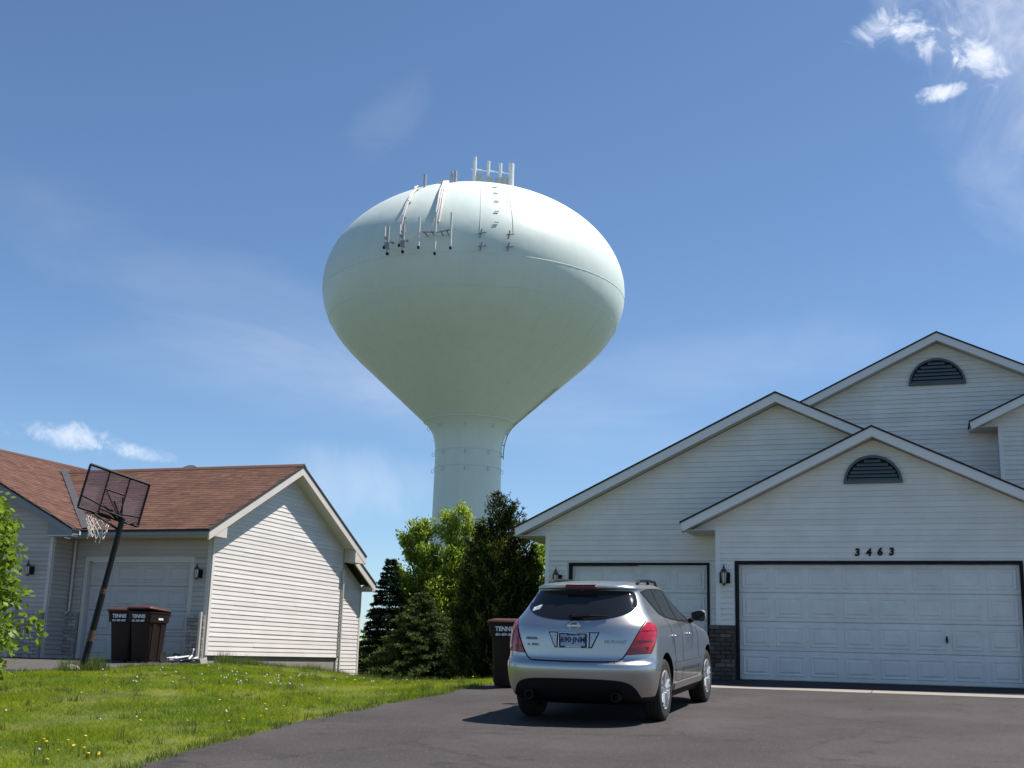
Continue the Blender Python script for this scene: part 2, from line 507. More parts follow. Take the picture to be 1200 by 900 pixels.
def place_text(name, s, size, m, mtx, parent=None, **kw):
    me = text_mesh(s, size, **kw)
    me.transform(mtx)
    me.materials.clear(); me.materials.append(m)
    me.name = name
    return link(name, me, parent)
def frame_xz(loc):      # text facing -Y
    return Matrix.Translation(loc) @ Matrix.Rotation(rad(90), 4, 'X')
def smooth(a, b, x):
    t = np.clip((x - a) / (b - a), 0, 1)
    return t * t * (3 - 2 * t)

# ------------------------------------------------------------------ terrain
def ground_z(x, y):
    x = np.asarray(x, dtype=float); y = np.asarray(y, dtype=float)
    zd = np.where(y < 22.5, -0.0535 * (22.5 - np.maximum(y, -2)), 0.0)
    zn = np.where(y < 21.3, -0.02 - 0.031 * (21.3 - np.maximum(y, -2)), -0.02) - np.where(y < 16.0, 0.035 * (16.0 - np.maximum(y, -2)), 0.0)
    zn = np.maximum(zn, zd * 1.0)
    w = smooth(-7.2, -13.6, x)
    z = zd * (1 - w) + zn * w
    swale = smooth(18.0, 22.5, y) * np.exp(-((x + 10.4) / 2.3) ** 2)
    z = z - 0.24 * swale
    back = np.where(y > 22.8, (y - 22.8) * 0.072, 0.0)
    back = np.minimum(back, 3.2)
    z = z - back * smooth(-23.0, -15.6, x) * smooth(-6.2, -8.6, x) * (1 - 0.35 * swale)
    far = smooth(42, 70, y)
    return z * (1 - far) + far * (-3.2)
def grid_mesh(name, xs, ys, fn, dz, m):
    X, Y = np.meshgrid(xs, ys)
    Z = fn(X, Y) + dz
    V = np.stack([X, Y, Z], -1).reshape(-1, 3)
    nx, ny = len(xs), len(ys)
    i = np.arange(nx - 1)[None, :] + nx * np.arange(ny - 1)[:, None]
    F = np.stack([i, i + 1, i + 1 + nx, i + nx], -1).reshape(-1, 4)
    me = bpy.data.meshes.new(name)
    me.from_pydata(V.tolist(), [], F.tolist())
    me.materials.append(m)
    me.polygons.foreach_set('use_smooth', [True] * len(me.polygons))
    return link(name, me)
xs = np.concatenate([[-2500, -800, -300, -120, -60, -40], np.arange(-30, 12.01, 0.4), [16, 25, 60, 150, 500, 2500]])
ys = np.concatenate([[-500, -100, -30, -10], np.arange(-4, 44.01, 0.4), [50, 60, 80, 120, 250, 600, 1500, 3000]])
tag(grid_mesh('ground', xs, ys, ground_z, 0.0, M['plain']), 'grassy ground that falls away between the two houses', kind='structure')

def edge_x(y):      # left edge of the driveway
    y = np.asarray(y, dtype=float)
    e = np.where(y > 14.5, -7.22, -7.22 + 0.0225 * (14.5 - y) ** 2 * 0.9)
    return e + 0.03 * np.sin(y * 2.3) + 0.02 * np.sin(y * 5.1 + 1)
def strip(name, ys, xl, xr, n, fn, dz, m, thick=0.0):
    V = []; F = []
    for j, y in enumerate(ys):
        a, b = float(xl(y)), float(xr(y))
        for i in range(n + 1):
            x = a + (b - a) * i / n
            V.append((x, y, float(fn(x, y)) + dz))
    for j in range(len(ys) - 1):
        for i in range(n):
            k = j * (n + 1) + i
            F.append((k, k + 1, k + n + 2, k + n + 1))
    me = bpy.data.meshes.new(name)
    me.from_pydata(V, [], F)
    me.materials.append(m)
    me.polygons.foreach_set('use_smooth', [True] * len(me.polygons))
    return link(name, me)
def drive_z(x, y):
    return -0.0535 * (22.5 - y) if y < 22.5 else 0.0
ys_d = list(np.arange(-4, 20.98, 0.3)) + [20.98]
drive = strip('driveway', ys_d, edge_x, lambda y: 9.0, 24, drive_z, 0.012, M['asphalt'])
tag(drive, 'dark asphalt driveway sloping up to the white house', kind='structure')
strip_ = MB()
for a, b in ((-4.3, -1.1), (-1.085, 2.1), (2.115, 6.0)):
    strip_.add([(a, 20.42, drive_z(0, 20.42) + 0.018), (b, 20.42, drive_z(0, 20.42) + 0.018), (b, 20.98, drive_z(0, 20.98) + 0.018), (a, 20.98, drive_z(0, 20.98) + 0.018),
               (a, 20.42, -0.3), (b, 20.42, -0.3)], [(0, 1, 2, 3), (4, 5, 1, 0)])
tag(strip_.build('concrete_strip', M['concrete']), 'pale concrete strip across the driveway before the garage door', kind='structure')
tag(strip('garage_apron', [20.98, 21.5, 22.0, 22.5, 22.72], lambda y: -7.2, lambda y: 6.0, 8, drive_z, 0.014, M['asphalt_dark']), 'dark apron at the foot of the garage door', kind='structure')
nd = strip('neighbour_driveway', list(np.arange(0, 22.9, 0.4)) + [22.9], lambda y: -24.0, lambda y: -14.5 + 0.03 * math.sin(y * 3), 20, lambda x, y: float(ground_z(x, y)), 0.012, M['asphalt_old'])
tag(nd, 'asphalt driveway in front of the brown-roofed house', kind='structure')

tag(strip('lawn', list(np.arange(0, 31.01, 0.4)), lambda y: -14.5 if y < 22.7 else -14.95, lambda y: float(edge_x(y)), 20, lambda x, y: float(ground_z(x, y)), 0.006, M['soil']), 'gently sloping lawn between the two driveways', kind='structure')
# ------------------------------------------------------------------ grass
def lawn_inside(x, y):
    g = (x < edge_x(y) + 0.02) & (x > -14.5)
    g &= ~((x < -14.95) & (y > 22.7))
    return g
def blades(name, x, y, h, w, lean, v, m, label):
    n = len(x)
    z = ground_z(x, y)
    a = rng.uniform(0, 2 * np.pi, n)
    dx, dy = np.cos(a) * w / 2, np.sin(a) * w / 2
    b = rng.uniform(0, 2 * np.pi, n)
    l = rng.uniform(0.1, 1.0, n) * lean * h
    P0 = np.stack([x - dx, y - dy, z - 0.005], -1)
    P1 = np.stack([x + dx, y + dy, z - 0.005], -1)
    P2 = np.stack([x + np.cos(b) * l, y + np.sin(b) * l, z + h], -1)
    V = np.stack([P0, P1, P2], 1).reshape(-1, 3)
    o = np_mesh(name, V, 3, v, m)
    return tag(o, label, kind='stuff')
N = 620000
gx = rng.uniform(-14.6, -6.2, N); gy = 7.0 + (29.5 - 7.0) * rng.power(1.0, N)
dens = np.clip(1.15 - (gy - 8) / 30.0, 0.35, 1)
k = lawn_inside(gx, gy) & (rng.random(N) < dens)
gx, gy = gx[k], gy[k]
clump = 0.5 + 0.5 * np.sin(gx * 1.9 + 1.3 * np.sin(gy * 1.1)) * np.sin(gy * 1.4 + 1.1 * np.sin(gx * 1.7))
gh = (0.022 + 0.032 * clump) * rng.uniform(0.5, 1.35, len(gx))
gv = np.clip(rng.normal(0.45, 0.2, len(gx)) + 0.16 * (0.5 - clump), 0, 1)
dry = np.sin(gx * 2.7 + 2.0 * np.sin(gy * 0.9)) * np.sin(gy * 2.1 + 1.7 * np.sin(gx * 1.3)) + rng.normal(0, 0.25, len(gx))
gv = np.where(dry > 0.72, np.clip(gv + 0.42, 0, 1), gv); gh = np.where(dry > 0.72, gh * 0.7, gh)
blades('lawn_grass', gx, gy, gh, rng.uniform(0.006, 0.012, len(gx)), 1.7, gv, M['grass'], 'sunny green lawn between the two driveways')
# ragged taller grass: along the gable wall, round the hoop pole, under the trees, along the asphalt
tx = []; ty = []; th = []
def tuft(n, x, y, sx, sy, h):
    tx.append(rng.normal(x, sx, n)); ty.append(rng.normal(y, sy, n)); th.append(h * rng.uniform(0.4, 1.1, n))
for i in range(95):
    yy = rng.uniform(22.9, 29.0)
    tuft(110, -14.85 + rng.uniform(0, 0.25), yy, 0.07, 0.10, rng.uniform(0.16, 0.42) * (1.0 if yy < 25 or yy > 26 else 0.75) * 0.8)
for i in range(16):
    tuft(60, -13.92 + rng.normal(0, 0.17), 17.5 + rng.normal(0, 0.17), 0.06, 0.06, rng.uniform(0.15, 0.36))
for i in range(60):
    tuft(30, -11.0 + rng.uniform(-3.5, 2.6), 26.0 + rng.uniform(-0.6, 2.2), 0.12, 0.12, rng.uniform(0.12, 0.25))
for i in range(120):
    yy = rng.uniform(8, 19.5)
    tuft(22, float(edge_x(yy)) - rng.uniform(-0.03, 0.12), yy, 0.05, 0.08, rng.uniform(0.05, 0.11))
for i in range(60):
    yy = rng.uniform(14, 21)
    tuft(26, -14.45 + rng.uniform(-0.05, 0.2), yy, 0.06, 0.1, rng.uniform(0.06, 0.13))
for i in range(420):
    tuft(26, rng.uniform(-14.2, -7.3), rng.uniform(8.2, 25), 0.045, 0.045, rng.uniform(0.06, 0.125))
tx = np.concatenate(tx); ty = np.concatenate(ty); th = np.concatenate(th)
k = ~((tx < -14.98) & (ty > 22.7)) & (tx < edge_x(np.minimum(ty, 20)) + 0.08)
tx, ty, th = tx[k], ty[k], th[k]
blades('tall_grass', tx, ty, th, rng.uniform(0.008, 0.014, len(tx)), 0.55, np.clip(rng.normal(0.5, 0.25, len(tx)), 0, 1), M['weed'], 'uncut tufts along the gable wall and lawn edges')

# ------------------------------------------------------------------ building helpers
COURSE = 0.1016
class Frame:
    """a wall plane: u runs along it, z up, n points out of the wall"""
    def __init__(self, o, u, n):
        self.o = Vector(o); self.u = Vector(u); self.n = Vector(n)
    def p(self, u, z, off=0.0):
        return self.o + self.u * u + self.n * off + Vector((0, 0, z))
def span(poly, z):
    us = []
    for i in range(len(poly)):
        (u0, z0), (u1, z1) = poly[i], poly[(i + 1) % len(poly)]
        if (z0 - z) * (z1 - z) < 0:
            us.append(u0 + (u1 - u0) * (z - z0) / (z1 - z0))
    return (min(us), max(us)) if len(us) >= 2 else None
def bands(poly, holes, step=None, zstart=None):
    """horizontal strips of a wall outline with rectangular openings left out: yields (a0,b0,a1,b1,z0,z1)"""
    zmin = min(q[1] for q in poly); zmax = max(q[1] for q in poly)
    br = {round(q[1], 4) for q in poly}
    for h in holes:
        br |= {round(h[2], 4), round(h[3], 4)}
    if step:
        z = zmin if zstart is None else zstart
        lines = []
        while z < zmax:
            lines.append(round(z, 4)); z += step
        keep = [b for b in br if any(abs(b - h[k]) < 1e-3 for h in holes for k in (2, 3))]
        br = set(lines) | set(keep) | {round(zmax, 4)} | {round(zmin, 4)}
    zs = sorted(b for b in br if zmin - 1e-6 <= b <= zmax + 1e-6)
    zs2 = [zs[0]]
    for b in zs[1:]:
        if b - zs2[-1] > 0.02: zs2.append(b)
    for z0, z1 in zip(zs2[:-1], zs2[1:]):
        s0, s1 = span(poly, z0 + 1e-4), span(poly, z1 - 1e-4)
        if s0 is None: continue
        if s1 is None: s1 = ((s0[0] + s0[1]) / 2,) * 2
        segs = [(s0[0], s0[1], s1[0], s1[1])]
        for h in holes:
            if h[2] < (z0 + z1) / 2 < h[3]:
                out = []
                for a0, b0, a1, b1 in segs:
                    if h[0] > min(a0, a1): out.append((a0, min(b0, h[0]), a1, min(b1, h[0])))
                    if h[1] < max(b0, b1): out.append((max(a0, h[1]), b0, max(a1, h[1]), b1))
                segs = out
        for a0, b0, a1, b1 in segs:
            if max(b0 - a0, b1 - a1) > 0.03:
                yield a0, b0, a1, b1, z0, z1
def wall_back(parent, fr, poly, holes, m, name='wall', depth=0.12):
    mb = MB()
    for a0, b0, a1, b1, z0, z1 in bands(poly, holes):
        vs = [fr.p(a0, z0), fr.p(b0, z0), fr.p(b1, z1), fr.p(a1, z1)] + [fr.p(a0, z0, -depth), fr.p(b0, z0, -depth), fr.p(b1, z1, -depth), fr.p(a1, z1, -depth)]
        mb.add(vs, [(0, 1, 2, 3), (7, 6, 5, 4), (0, 4, 5, 1), (1, 5, 6, 2), (2, 6, 7, 3), (3, 7, 4, 0)], 0.5)
    return mb.build(name, m, parent)
def siding(parent, fr, poly, holes, m, zstart=None, lip=0.026):
    for a0, b0, a1, b1, z0, z1 in bands(poly, holes, COURSE, zstart):
        cut = [(a0, b0, a1, b1)]
        if min(b0 - a0, b1 - a1) > 2.6 and random.random() < 0.42:
            q = random.uniform(max(a0, a1) + 0.5, min(b0, b1) - 0.5)
            cut = [(a0, q + 0.012, a1, q + 0.012), (q, b0, q, b1)]
        for ci, (a0, b0, a1, b1) in enumerate(cut):
          mb = MB()
          j = random.uniform(-0.0012, 0.0012) + 0.0022 * ci
          bot, top = lip + j, 0.004 + 0.0022 * ci
          vs = [fr.p(a0, z0, bot), fr.p(b0, z0, bot), fr.p(b1, z1 + 0.004, top), fr.p(a1, z1 + 0.004, top),
                fr.p(a0, z0, 0.001), fr.p(b0, z0, 0.001), fr.p(b1, z1 + 0.004, 0.001), fr.p(a1, z1 + 0.004, 0.001)]
          mb.add(vs, [(0, 1, 2, 3), (7, 6, 5, 4), (0, 4, 5, 1), (1, 5, 6, 2), (2, 6, 7, 3), (3, 7, 4, 0)], random.random())
          mb.build('siding_plank', m, parent)
BRICKS = {}
def brick_mesh(l, h, d, k, m):
    key = (round(l, 3), h, d, k, m.name)
    if key not in BRICKS:
        mb = MB()
        b = 0.006
        mb.add([(-l/2, 0, -h/2), (l/2, 0, -h/2), (l/2, 0, h/2), (-l/2, 0, h/2),
                (-l/2, -d + b, -h/2), (l/2, -d + b, -h/2), (l/2, -d + b, h/2), (-l/2, -d + b, h/2),
                (-l/2 + b, -d, -h/2 + b), (l/2 - b, -d, -h/2 + b), (l/2 - b, -d, h/2 - b), (-l/2 + b, -d, h/2 - b)],
               [(0, 1, 5, 4), (1, 2, 6, 5), (2, 3, 7, 6), (3, 0, 4, 7), (4, 5, 9, 8), (5, 6, 10, 9), (6, 7, 11, 10), (7, 4, 8, 11), (8, 9, 10, 11)], k / 5)
        BRICKS[key] = mb.mesh('brick', m)
    return BRICKS[key]
def brick_panel(house, base, fr, u0, u1, z0, z1, m, mm, core=0.07, h=0.066, l=0.2, d=0.03, name='brick_pier'):
    mb = MB()
    q = [fr.p(u0, z0, core), fr.p(u1, z0, core), fr.p(u1, z1, core), fr.p(u0, z1, core)]
    mb.prism(q, -fr.n * (core - 0.002), 0.5)
    pier = mb.build(name, mm, house)
    n = int(round((z1 - z0) / (h + 0.010)))
    hh = (z1 - z0) / n - 0.010
    hh = round(hh, 4)
    ang = math.atan2(fr.u.y, fr.u.x)
    for r in range(n):
        z = z0 + (r + 0.5) * (z1 - z0) / n
        u = u0 + 0.004 - (0.5 * l if r % 2 else 0.0)
        while u < u1 - 0.02:
            a, b = max(u, u0 + 0.004), min(u + l - 0.010, u1 - 0.004)
            u += l
            if b - a < 0.03: continue
            me = brick_mesh(round(b - a, 2), hh, d, random.randrange(6), m)
            o = bpy.data.objects.new('brick', me)
            COL.objects.link(o)
            c = fr.p((a + b) / 2, z, core + random.uniform(-0.004, 0.004))
            o.parent = pier
            o.location = c
            o.rotation_euler = (0, 0, ang)
    return pier
def corner_trim(parent, fr, u, z0, z1, m, w=0.09, off=0.024, name='corner_trim'):
    mb = MB()
    mb.prism([fr.p(u - w / 2, z0, off), fr.p(u + w / 2, z0, off), fr.p(u + w / 2, z1, off), fr.p(u - w / 2, z1, off)], -fr.n * (off + 0.02), 0.5)
    return mb.build(name, m, parent)
PANELS = {}
def garage_door(parent, fr, u0, u1, z0, z1, cols, rows, m, recess=0.09):
    """sectional door set back in its opening; sections and raised panels are sub-parts"""
    mb = MB()
    mb.prism([fr.p(u0, z0, -recess - 0.03), fr.p(u1, z0, -recess - 0.03), fr.p(u1, z1, -recess - 0.03), fr.p(u0, z1, -recess - 0.03)], -fr.n * 0.03, 0.5)
    door = mb.build('garage_door', m, parent)
    hs = (z1 - z0) / rows
    for r in range(rows):
        s = MB()
        a, b = z0 + r * hs + 0.004, z0 + (r + 1) * hs - 0.004
        q = [fr.p(u0, a, -recess - 0.008), fr.p(u1, a, -recess - 0.008), fr.p(u1, b, -recess - 0.008), fr.p(u0, b, -recess - 0.008)]
        s.prism(q, -fr.n * 0.021, 0.5)
        s.add([fr.p(u0, a + 0.012, -recess), fr.p(u1, a + 0.012, -recess), fr.p(u1, b - 0.012, -recess), fr.p(u0, b - 0.012, -recess)] + q,
              [(0, 1, 2, 3), (4, 5, 1, 0), (5, 6, 2, 1), (6, 7, 3, 2), (7, 4, 0, 3)], 0.5)
        s.build('door_section', m, door)
    wc = (u1 - u0) / cols
    w, h = round(wc - 0.15, 3), round(hs - 0.20, 3)
    key = (w, h, m.name)
    if key not in PANELS:
        p = MB()
        def ring(k, off): return [(-w/2 + k, -off, -h/2 + k), (w/2 - k, -off, -h/2 + k), (w/2 - k, -off, h/2 - k), (-w/2 + k, -off, h/2 - k)]
        vs = ring(-0.022, 0.0005) + ring(-0.012, 0.011) + ring(0.012, 0.009) + ring(0.024, 0.001) + ring(0.034, 0.002) + ring(0.060, 0.013)
        fs = []
        for k in range(5):
            for i in range(4):
                j = (i + 1) % 4
                fs.append((k * 4 + i, k * 4 + j, k * 4 + 4 + j, k * 4 + 4 + i))
        fs.append((20, 21, 22, 23))
        p.add(vs, fs, 0.5)
        PANELS[key] = p.mesh('raised_panel', m)
    ang = math.atan2(fr.u.y, fr.u.x)
    for r in range(rows):
        for c in range(cols):
            o = bpy.data.objects.new('raised_panel', PANELS[key])
            COL.objects.link(o)
            o.parent = door
            o.location = fr.p(u0 + (c + 0.5) * wc, z0 + (r + 0.5) * hs, -recess)
            o.rotation_euler = (0, 0, ang)
    return door
def door_frame(parent, fr, u0, u1, z1, m, w=0.05, d0=-0.12, d1=0.02):
    mb = MB()
    for a, b, c, d in ((u0 - w, u0, 0.0, z1 + w), (u1, u1 + w, 0.0, z1 + w), (u0, u1, z1, z1 + w)):
        mb.prism([fr.p(a, c, d1), fr.p(b, c, d1), fr.p(b, d, d1), fr.p(a, d, d1)], fr.n * (d0 - d1), 0.5)
    return mb.build('door_frame', m, parent)
def gable_roof(parent, xr, zr, s, hl, hr, y0, y1, ywall, m_top, m_trim, m_soffit, board=0.17):
    """ridge along y; rake boards and soffit at the front"""
    for sg, half in ((-1, hl), (1, hr)):
        e = xr + sg * half; ze = zr - s * half
        mb = MB()
        mb.prism([(xr, y0 - 0.02, zr), (e + sg * 0.02, y0 - 0.02, ze - 0.01), (e + sg * 0.02, y0 - 0.02, ze - 0.045), (xr, y0 - 0.02, zr - 0.035)], (0, y1 - y0 + 0.02, 0), 0.5)
        mb.build('roof_slope', m_top, parent)
        f = MB()
        f.prism([(xr, y0, zr - 0.036), (e, y0, ze - 0.036), (e + sg * -0.035, y0, ze - 0.036 - board + 0.02), (xr, y0, zr - 0.036 - board)], (0, 0.035, 0), 0.5)
        f.build('rake_board', m_trim, parent)
        g = MB()
        g.prism([(xr, y0 + 0.036, zr - 0.175), (e, y0 + 0.036, ze - 0.175), (e, y0 + 0.036, ze - 0.196), (xr, y0 + 0.036, zr - 0.196)], (0, ywall - y0 - 0.04, 0), 0.5)
        g.build('soffit', m_soffit, parent)
def half_round_vent(parent, fr, uc, zb, R, m):
    n = 24
    mb = MB()
    out = [(uc + R * math.cos(math.pi * i / n), zb + R * math.sin(math.pi * i / n)) for i in range(n + 1)]
    inn = [(uc + (R - 0.055) * math.cos(math.pi * i / n), zb + 0.05 + (R - 0.10) * math.sin(math.pi * i / n)) for i in range(n + 1)]
    vs = [fr.p(u, z, 0.078) for u, z in out] + [fr.p(u, z, 0.078) for u, z in inn] + [fr.p(u, z, 0.0) for u, z in out] + [fr.p(u, z, 0.033) for u, z in inn]
    k = n + 1
    fs = []
    for i in range(n):
        fs += [(i, i + 1, k + i + 1, k + i), (i + 1, i, 2 * k + i, 2 * k + i + 1), (k + i, k + i + 1, 3 * k + i + 1, 3 * k + i)]
    fs += [(0, k, 2 * k - 1, n), (0, n, 2 * k + n, 2 * k), (k, 3 * k, 3 * k + n, k + n)]
    mb.add(vs, fs, 0.5)
    v = mb.build('gable_vent', m, parent)
    bk_ = MB(); bk_.prism([fr.p(u, z, 0.032) for u, z in inn], -fr.n * 0.004, 0.5); bk_.build('vent_mesh', M['black'], v)
    rows = 6
    for r in range(rows):
        z0 = zb + 0.055 + (R - 0.11) * r / rows
        z1 = z0 + (R - 0.11) / rows * 0.58
        ww = math.sqrt(max((R - 0.06) ** 2 - (z1 - zb) ** 2, 0.0))
        if ww < 0.06: continue
        s = MB()
        s.prism([fr.p(uc - ww, z0, 0.068), fr.p(uc + ww, z0, 0.068), fr.p(uc + ww, z1, 0.048), fr.p(uc - ww, z1, 0.048)], Vector((0, 0, -0.012)), 0.5)
        s.build('louvre_slat', m, v)
    return v

# ------------------------------------------------------------------ the white house
H = thing('house', (-1.0, 22.5, 0), 'white vinyl-sided house with stacked gables and a numbered double garage', 'house')
S = 0.487
fA = Frame((0, 22.5, 0), (1, 0, 0), (0, -1, 0))
fB = Frame((0, 23.3, 0), (1, 0, 0), (0, -1, 0))
fC = Frame((0, 27.4, 0), (1, 0, 0), (0, -1, 0))
fD = Frame((0, 26.9, 0), (1, 0, 0), (0, -1, 0))
# double garage bay
pA = [(-3.9, 0.0), (1.9, 0.0), (1.9, 2.735), (2.36, 2.735), (-1.0, 4.37), (-4.36, 2.735), (-3.9, 2.735)]
hA = [(-3.55, 1.40, 0.0, 2.155)]
wall_back(H, fA, pA, hA, M['trim'])
pA2 = [(-3.86, 0.985), (1.86, 0.985), (1.86, 2.735), (2.36, 2.735), (-1.0, 4.37), (-4.36, 2.735), (-3.86, 2.735)]
siding(H, fA, pA2, [(-3.56, 1.41, 0.0, 2.165)], M['vinyl'], zstart=0.985)
corner_trim(H, fA, -3.855, 0.985, 2.735, M['trim'])
corner_trim(H, fA, 1.855, 0.985, 2.735, M['trim'])
door_frame(H, fA, -3.49, 1.345, 2.11, M['black'], w=0.048)
gd = garage_door(H, fA, -3.487, 1.342, 0.02, 2.107, 8, 4, M['door'])
hd = MB()
hd.tube([fA.p(0.10, 0.80, -0.088), fA.p(0.10, 0.80, -0.03)], 0.022, 10)
hd.box(0.085, 0.115, 22.5 + 0.028, 22.5 + 0.04, 0.74, 0.86)
hd.build('door_handle', M['black'], gd)
brick_panel(H, None, fA, -4.02, -3.552, 0.0, 0.98, M['brick'], M['mortar'])
brick_panel(H, None, fA, 1.41, 1.96, 0.0, 0.98, M['brick'], M['mortar'])
half_round_vent(H, fA, -1.02, 3.555, 0.515, M['vent'])
gable_roof(H, -1.0, 4.583, S, 3.50, 3.50, 22.2, 26.9, 22.5, M['edge'], M['trim'], M['soffit'])
mb = MB(); mb.box(-4.47, -3.9, 22.3, 23.28, 2.715, 2.733); mb.box(1.9, 2.47, 22.3, 26.8, 2.715, 2.733)
mb.box(-4.49, -4.465, 22.24, 23.28, 2.72, 2.86)
mb.build('eave_soffit', M['soffit'], H)
mb = MB(); mb.box(-3.9, -3.78, 22.622, 26.5, 0.0, 2.7); mb.box(1.78, 1.9, 22.622, 26.9, 0.0, 2.7)
mb.build('bay_side_wall', M['trim'], H)
# single garage bay
pB = [(-7.5, 0.0), (1.9, 0.0), (1.9, 2.971), (-2.80, 5.26), (-7.98, 2.735), (-7.5, 2.735)]
hB = [(-7.0, -4.16, 0.0, 2.185), (-3.88, 2.0, 0.0, 2.72)]
wall_back(H, fB, pB, hB, M['trim'])
siding(H, fB, [(-7.46, 0.0), (-3.9, 0.0), (-3.9, 2.735), (-7.46, 2.735)], [(-7.03, -4.13, 0.0, 2.215)], M['vinyl'])
siding(H, fB, [(-7.98, 2.735), (1.2, 2.735), (1.2, 3.312), (-2.80, 5.26)], [], M['vinyl'], zstart=2.735 + 0.009)
corner_trim(H, fB, -7.455, 0.0, 2.735, M['trim'])
door_frame(H, fB, -6.95, -4.21, 2.14, M['black'], w=0.05)
garage_door(H, fB, -6.947, -4.213, 0.02, 2.137, 4, 4, M['door'])
gable_roof(H, -2.80, 5.47, S, 5.28, 5.0, 23.0, 31.5, 23.3, M['edge'], M['trim'], M['soffit'])
mb = MB(); mb.box(-8.06, -7.5, 23.1, 31.4, 2.715, 2.733); mb.box(-8.08, -8.055, 23.04, 31.4, 2.72, 2.87)
mb.build('eave_soffit', M['soffit'], H)
mb = MB(); mb.box(-7.5, -7.38, 23.422, 31.3, -0.8, 2.714); mb.box(1.9, 2.02, 26.9, 31.3, 0, 2.7); mb.box(-7.38, 1.9, 31.18, 31.3, -0.8, 2.714)
mb.build('side_wall', M['trim'], H)
# upper storey
pC = [(-4.3, 4.1), (4.7, 4.1), (4.7, 5.0), (0.235, 7.37), (-4.3, 5.16)]
wall_back(H, fC, pC, [], M['trim'])
siding(H, fC, [(-3.4, 4.3), (2.6, 4.3), (2.6, 6.22), (0.235, 7.37), (-3.4, 5.6)], [], M['vinyl'])
half_round_vent(H, fC, 0.20, 6.42, 0.60, M['vent'])
gable_roof(H, 0.235, 7.577, S, 5.0, 5.0, 27.1, 36.0, 27.4, M['edge'], M['trim'], M['soffit'])
mb = MB(); mb.box(-4.3, -4.18, 27.522, 35.8, 2.7, 5.1); mb.box(4.6, 4.72, 27.522, 35.8, 0, 5.1); mb.box(-4.18, 4.6, 35.68, 35.8, -1, 5.1)
mb.build('upper_wall', M['trim'], H)
# upper bump-out on the far right
pD = [(1.36, 3.2), (5.1, 3.2), (5.1, 5.335), (5.6, 5.335), (3.2, 6.41), (0.95, 5.335), (1.36, 5.335)]
hD = [(1.90, 3.0, 3.9, 5.20)]
wall_back(H, fD, pD, hD, M['trim'])
siding(H, fD, [(1.40, 3.2), (5.06, 3.2), (5.06, 5.335), (5.6, 5.335), (3.2, 6.41), (0.95, 5.335), (1.40, 5.335)], [(1.86, 3.04, 3.86, 5.24)], M['vinyl'])
corner_trim(H, fD, 1.405, 3.2, 5.335, M['trim'])
gable_roof(H, 3.2, 6.61, S, 2.40, 2.40, 26.6, 31.0, 26.9, M['edge'], M['trim'], M['soffit'])
mb = MB(); mb.box(0.84, 1.36, 26.7, 27.38, 5.315, 5.333); mb.box(0.81, 0.838, 26.64, 27.38, 5.33, 5.46); mb.build('eave_soffit', M['soffit'], H)
mb = MB(); mb.box(1.36, 1.48, 27.022, 27.398, 3.2, 5.314); mb.build('bump_side_wall', M['trim'], H)
wf = MB()
for a, b, c, d in ((1.86, 1.90, 3.86, 5.24), (3.0, 3.04, 3.86, 5.24), (1.90, 3.0, 5.20, 5.24), (1.90, 3.0, 3.86, 3.90), (2.38, 2.42, 3.9, 5.2)):
    wf.prism([fD.p(a, c, 0.03), fD.p(b, c, 0.03), fD.p(b, d, 0.03), fD.p(a, d, 0.03)], (0, 0.1, 0), 0.5)
wo = wf.build('window', M['trim'], H)
wp = MB(); wp.box(1.90, 3.0, 26.98, 26.99, 3.9, 5.2); wp.build('pane', M['glassdark'], wo)

# lanterns beside the garage doors
def wall_lantern(loc, label, scale=1.0):
    t = thing('wall_lantern', loc, label, 'wall lamp', 'carriage lamps beside the garage doors', world_parts=False)
    b = MB(); b.box(-0.098, 0.098, -0.034, -0.016, -0.115, 0.085)
    b.build('back_plate', M['black'], t)
    g = MB(); g.lathe([(0.026, -0.12), (0.036, -0.09), (0.050, 0.07), (0.044, 0.08)], (0, -0.13, 0), n=6); g.build('lamp_glass', M['lampglass'], t)
    c = MB()
    for k in range(6):
        th = 2 * math.pi * k / 6
        c.tube([(0.028 * math.cos(th), -0.13 + 0.028 * math.sin(th), -0.12), (0.038 * math.cos(th), -0.13 + 0.038 * math.sin(th), -0.09), (0.052 * math.cos(th), -0.13 + 0.052 * math.sin(th), 0.08)], 0.006, 5)
    c.lathe([(0.012, -0.17), (0.02, -0.15), (0.042, -0.13)], (0, -0.13, 0), n=10)
    c.tube([(0, -0.02, -0.02), (0, -0.09, -0.15), (0, -0.13, -0.14)], 0.012, 6)
    c.build('cage', M['brass'], t)
    d = MB(); d.lathe([(0.070, 0.078), (0.060, 0.10), (0.032, 0.145), (0.022, 0.15), (0.028, 0.17), (0.012, 0.19), (0.005, 0.235)], (0, -0.13, 0), n=12); d.build('cap', M['brass'], t, smooth=True)
    t.scale = (scale,) * 3
    return t
wall_lantern((-3.727, 22.48, 1.86), 'dark carriage lamp on the narrow wall left of the double garage door')
wall_lantern((-7.23, 23.28, 1.86), 'dark carriage lamp by the single garage door, just above the silver car roof')
wall_lantern((-15.32, 22.78, 1.92), 'dark carriage lamp between the cream garage door and the sunlit gable', 0.9)
wall_lantern((-19.28, 22.08, 1.93), 'dark carriage lamp on the wing wall next to the leafy young tree', 0.9)
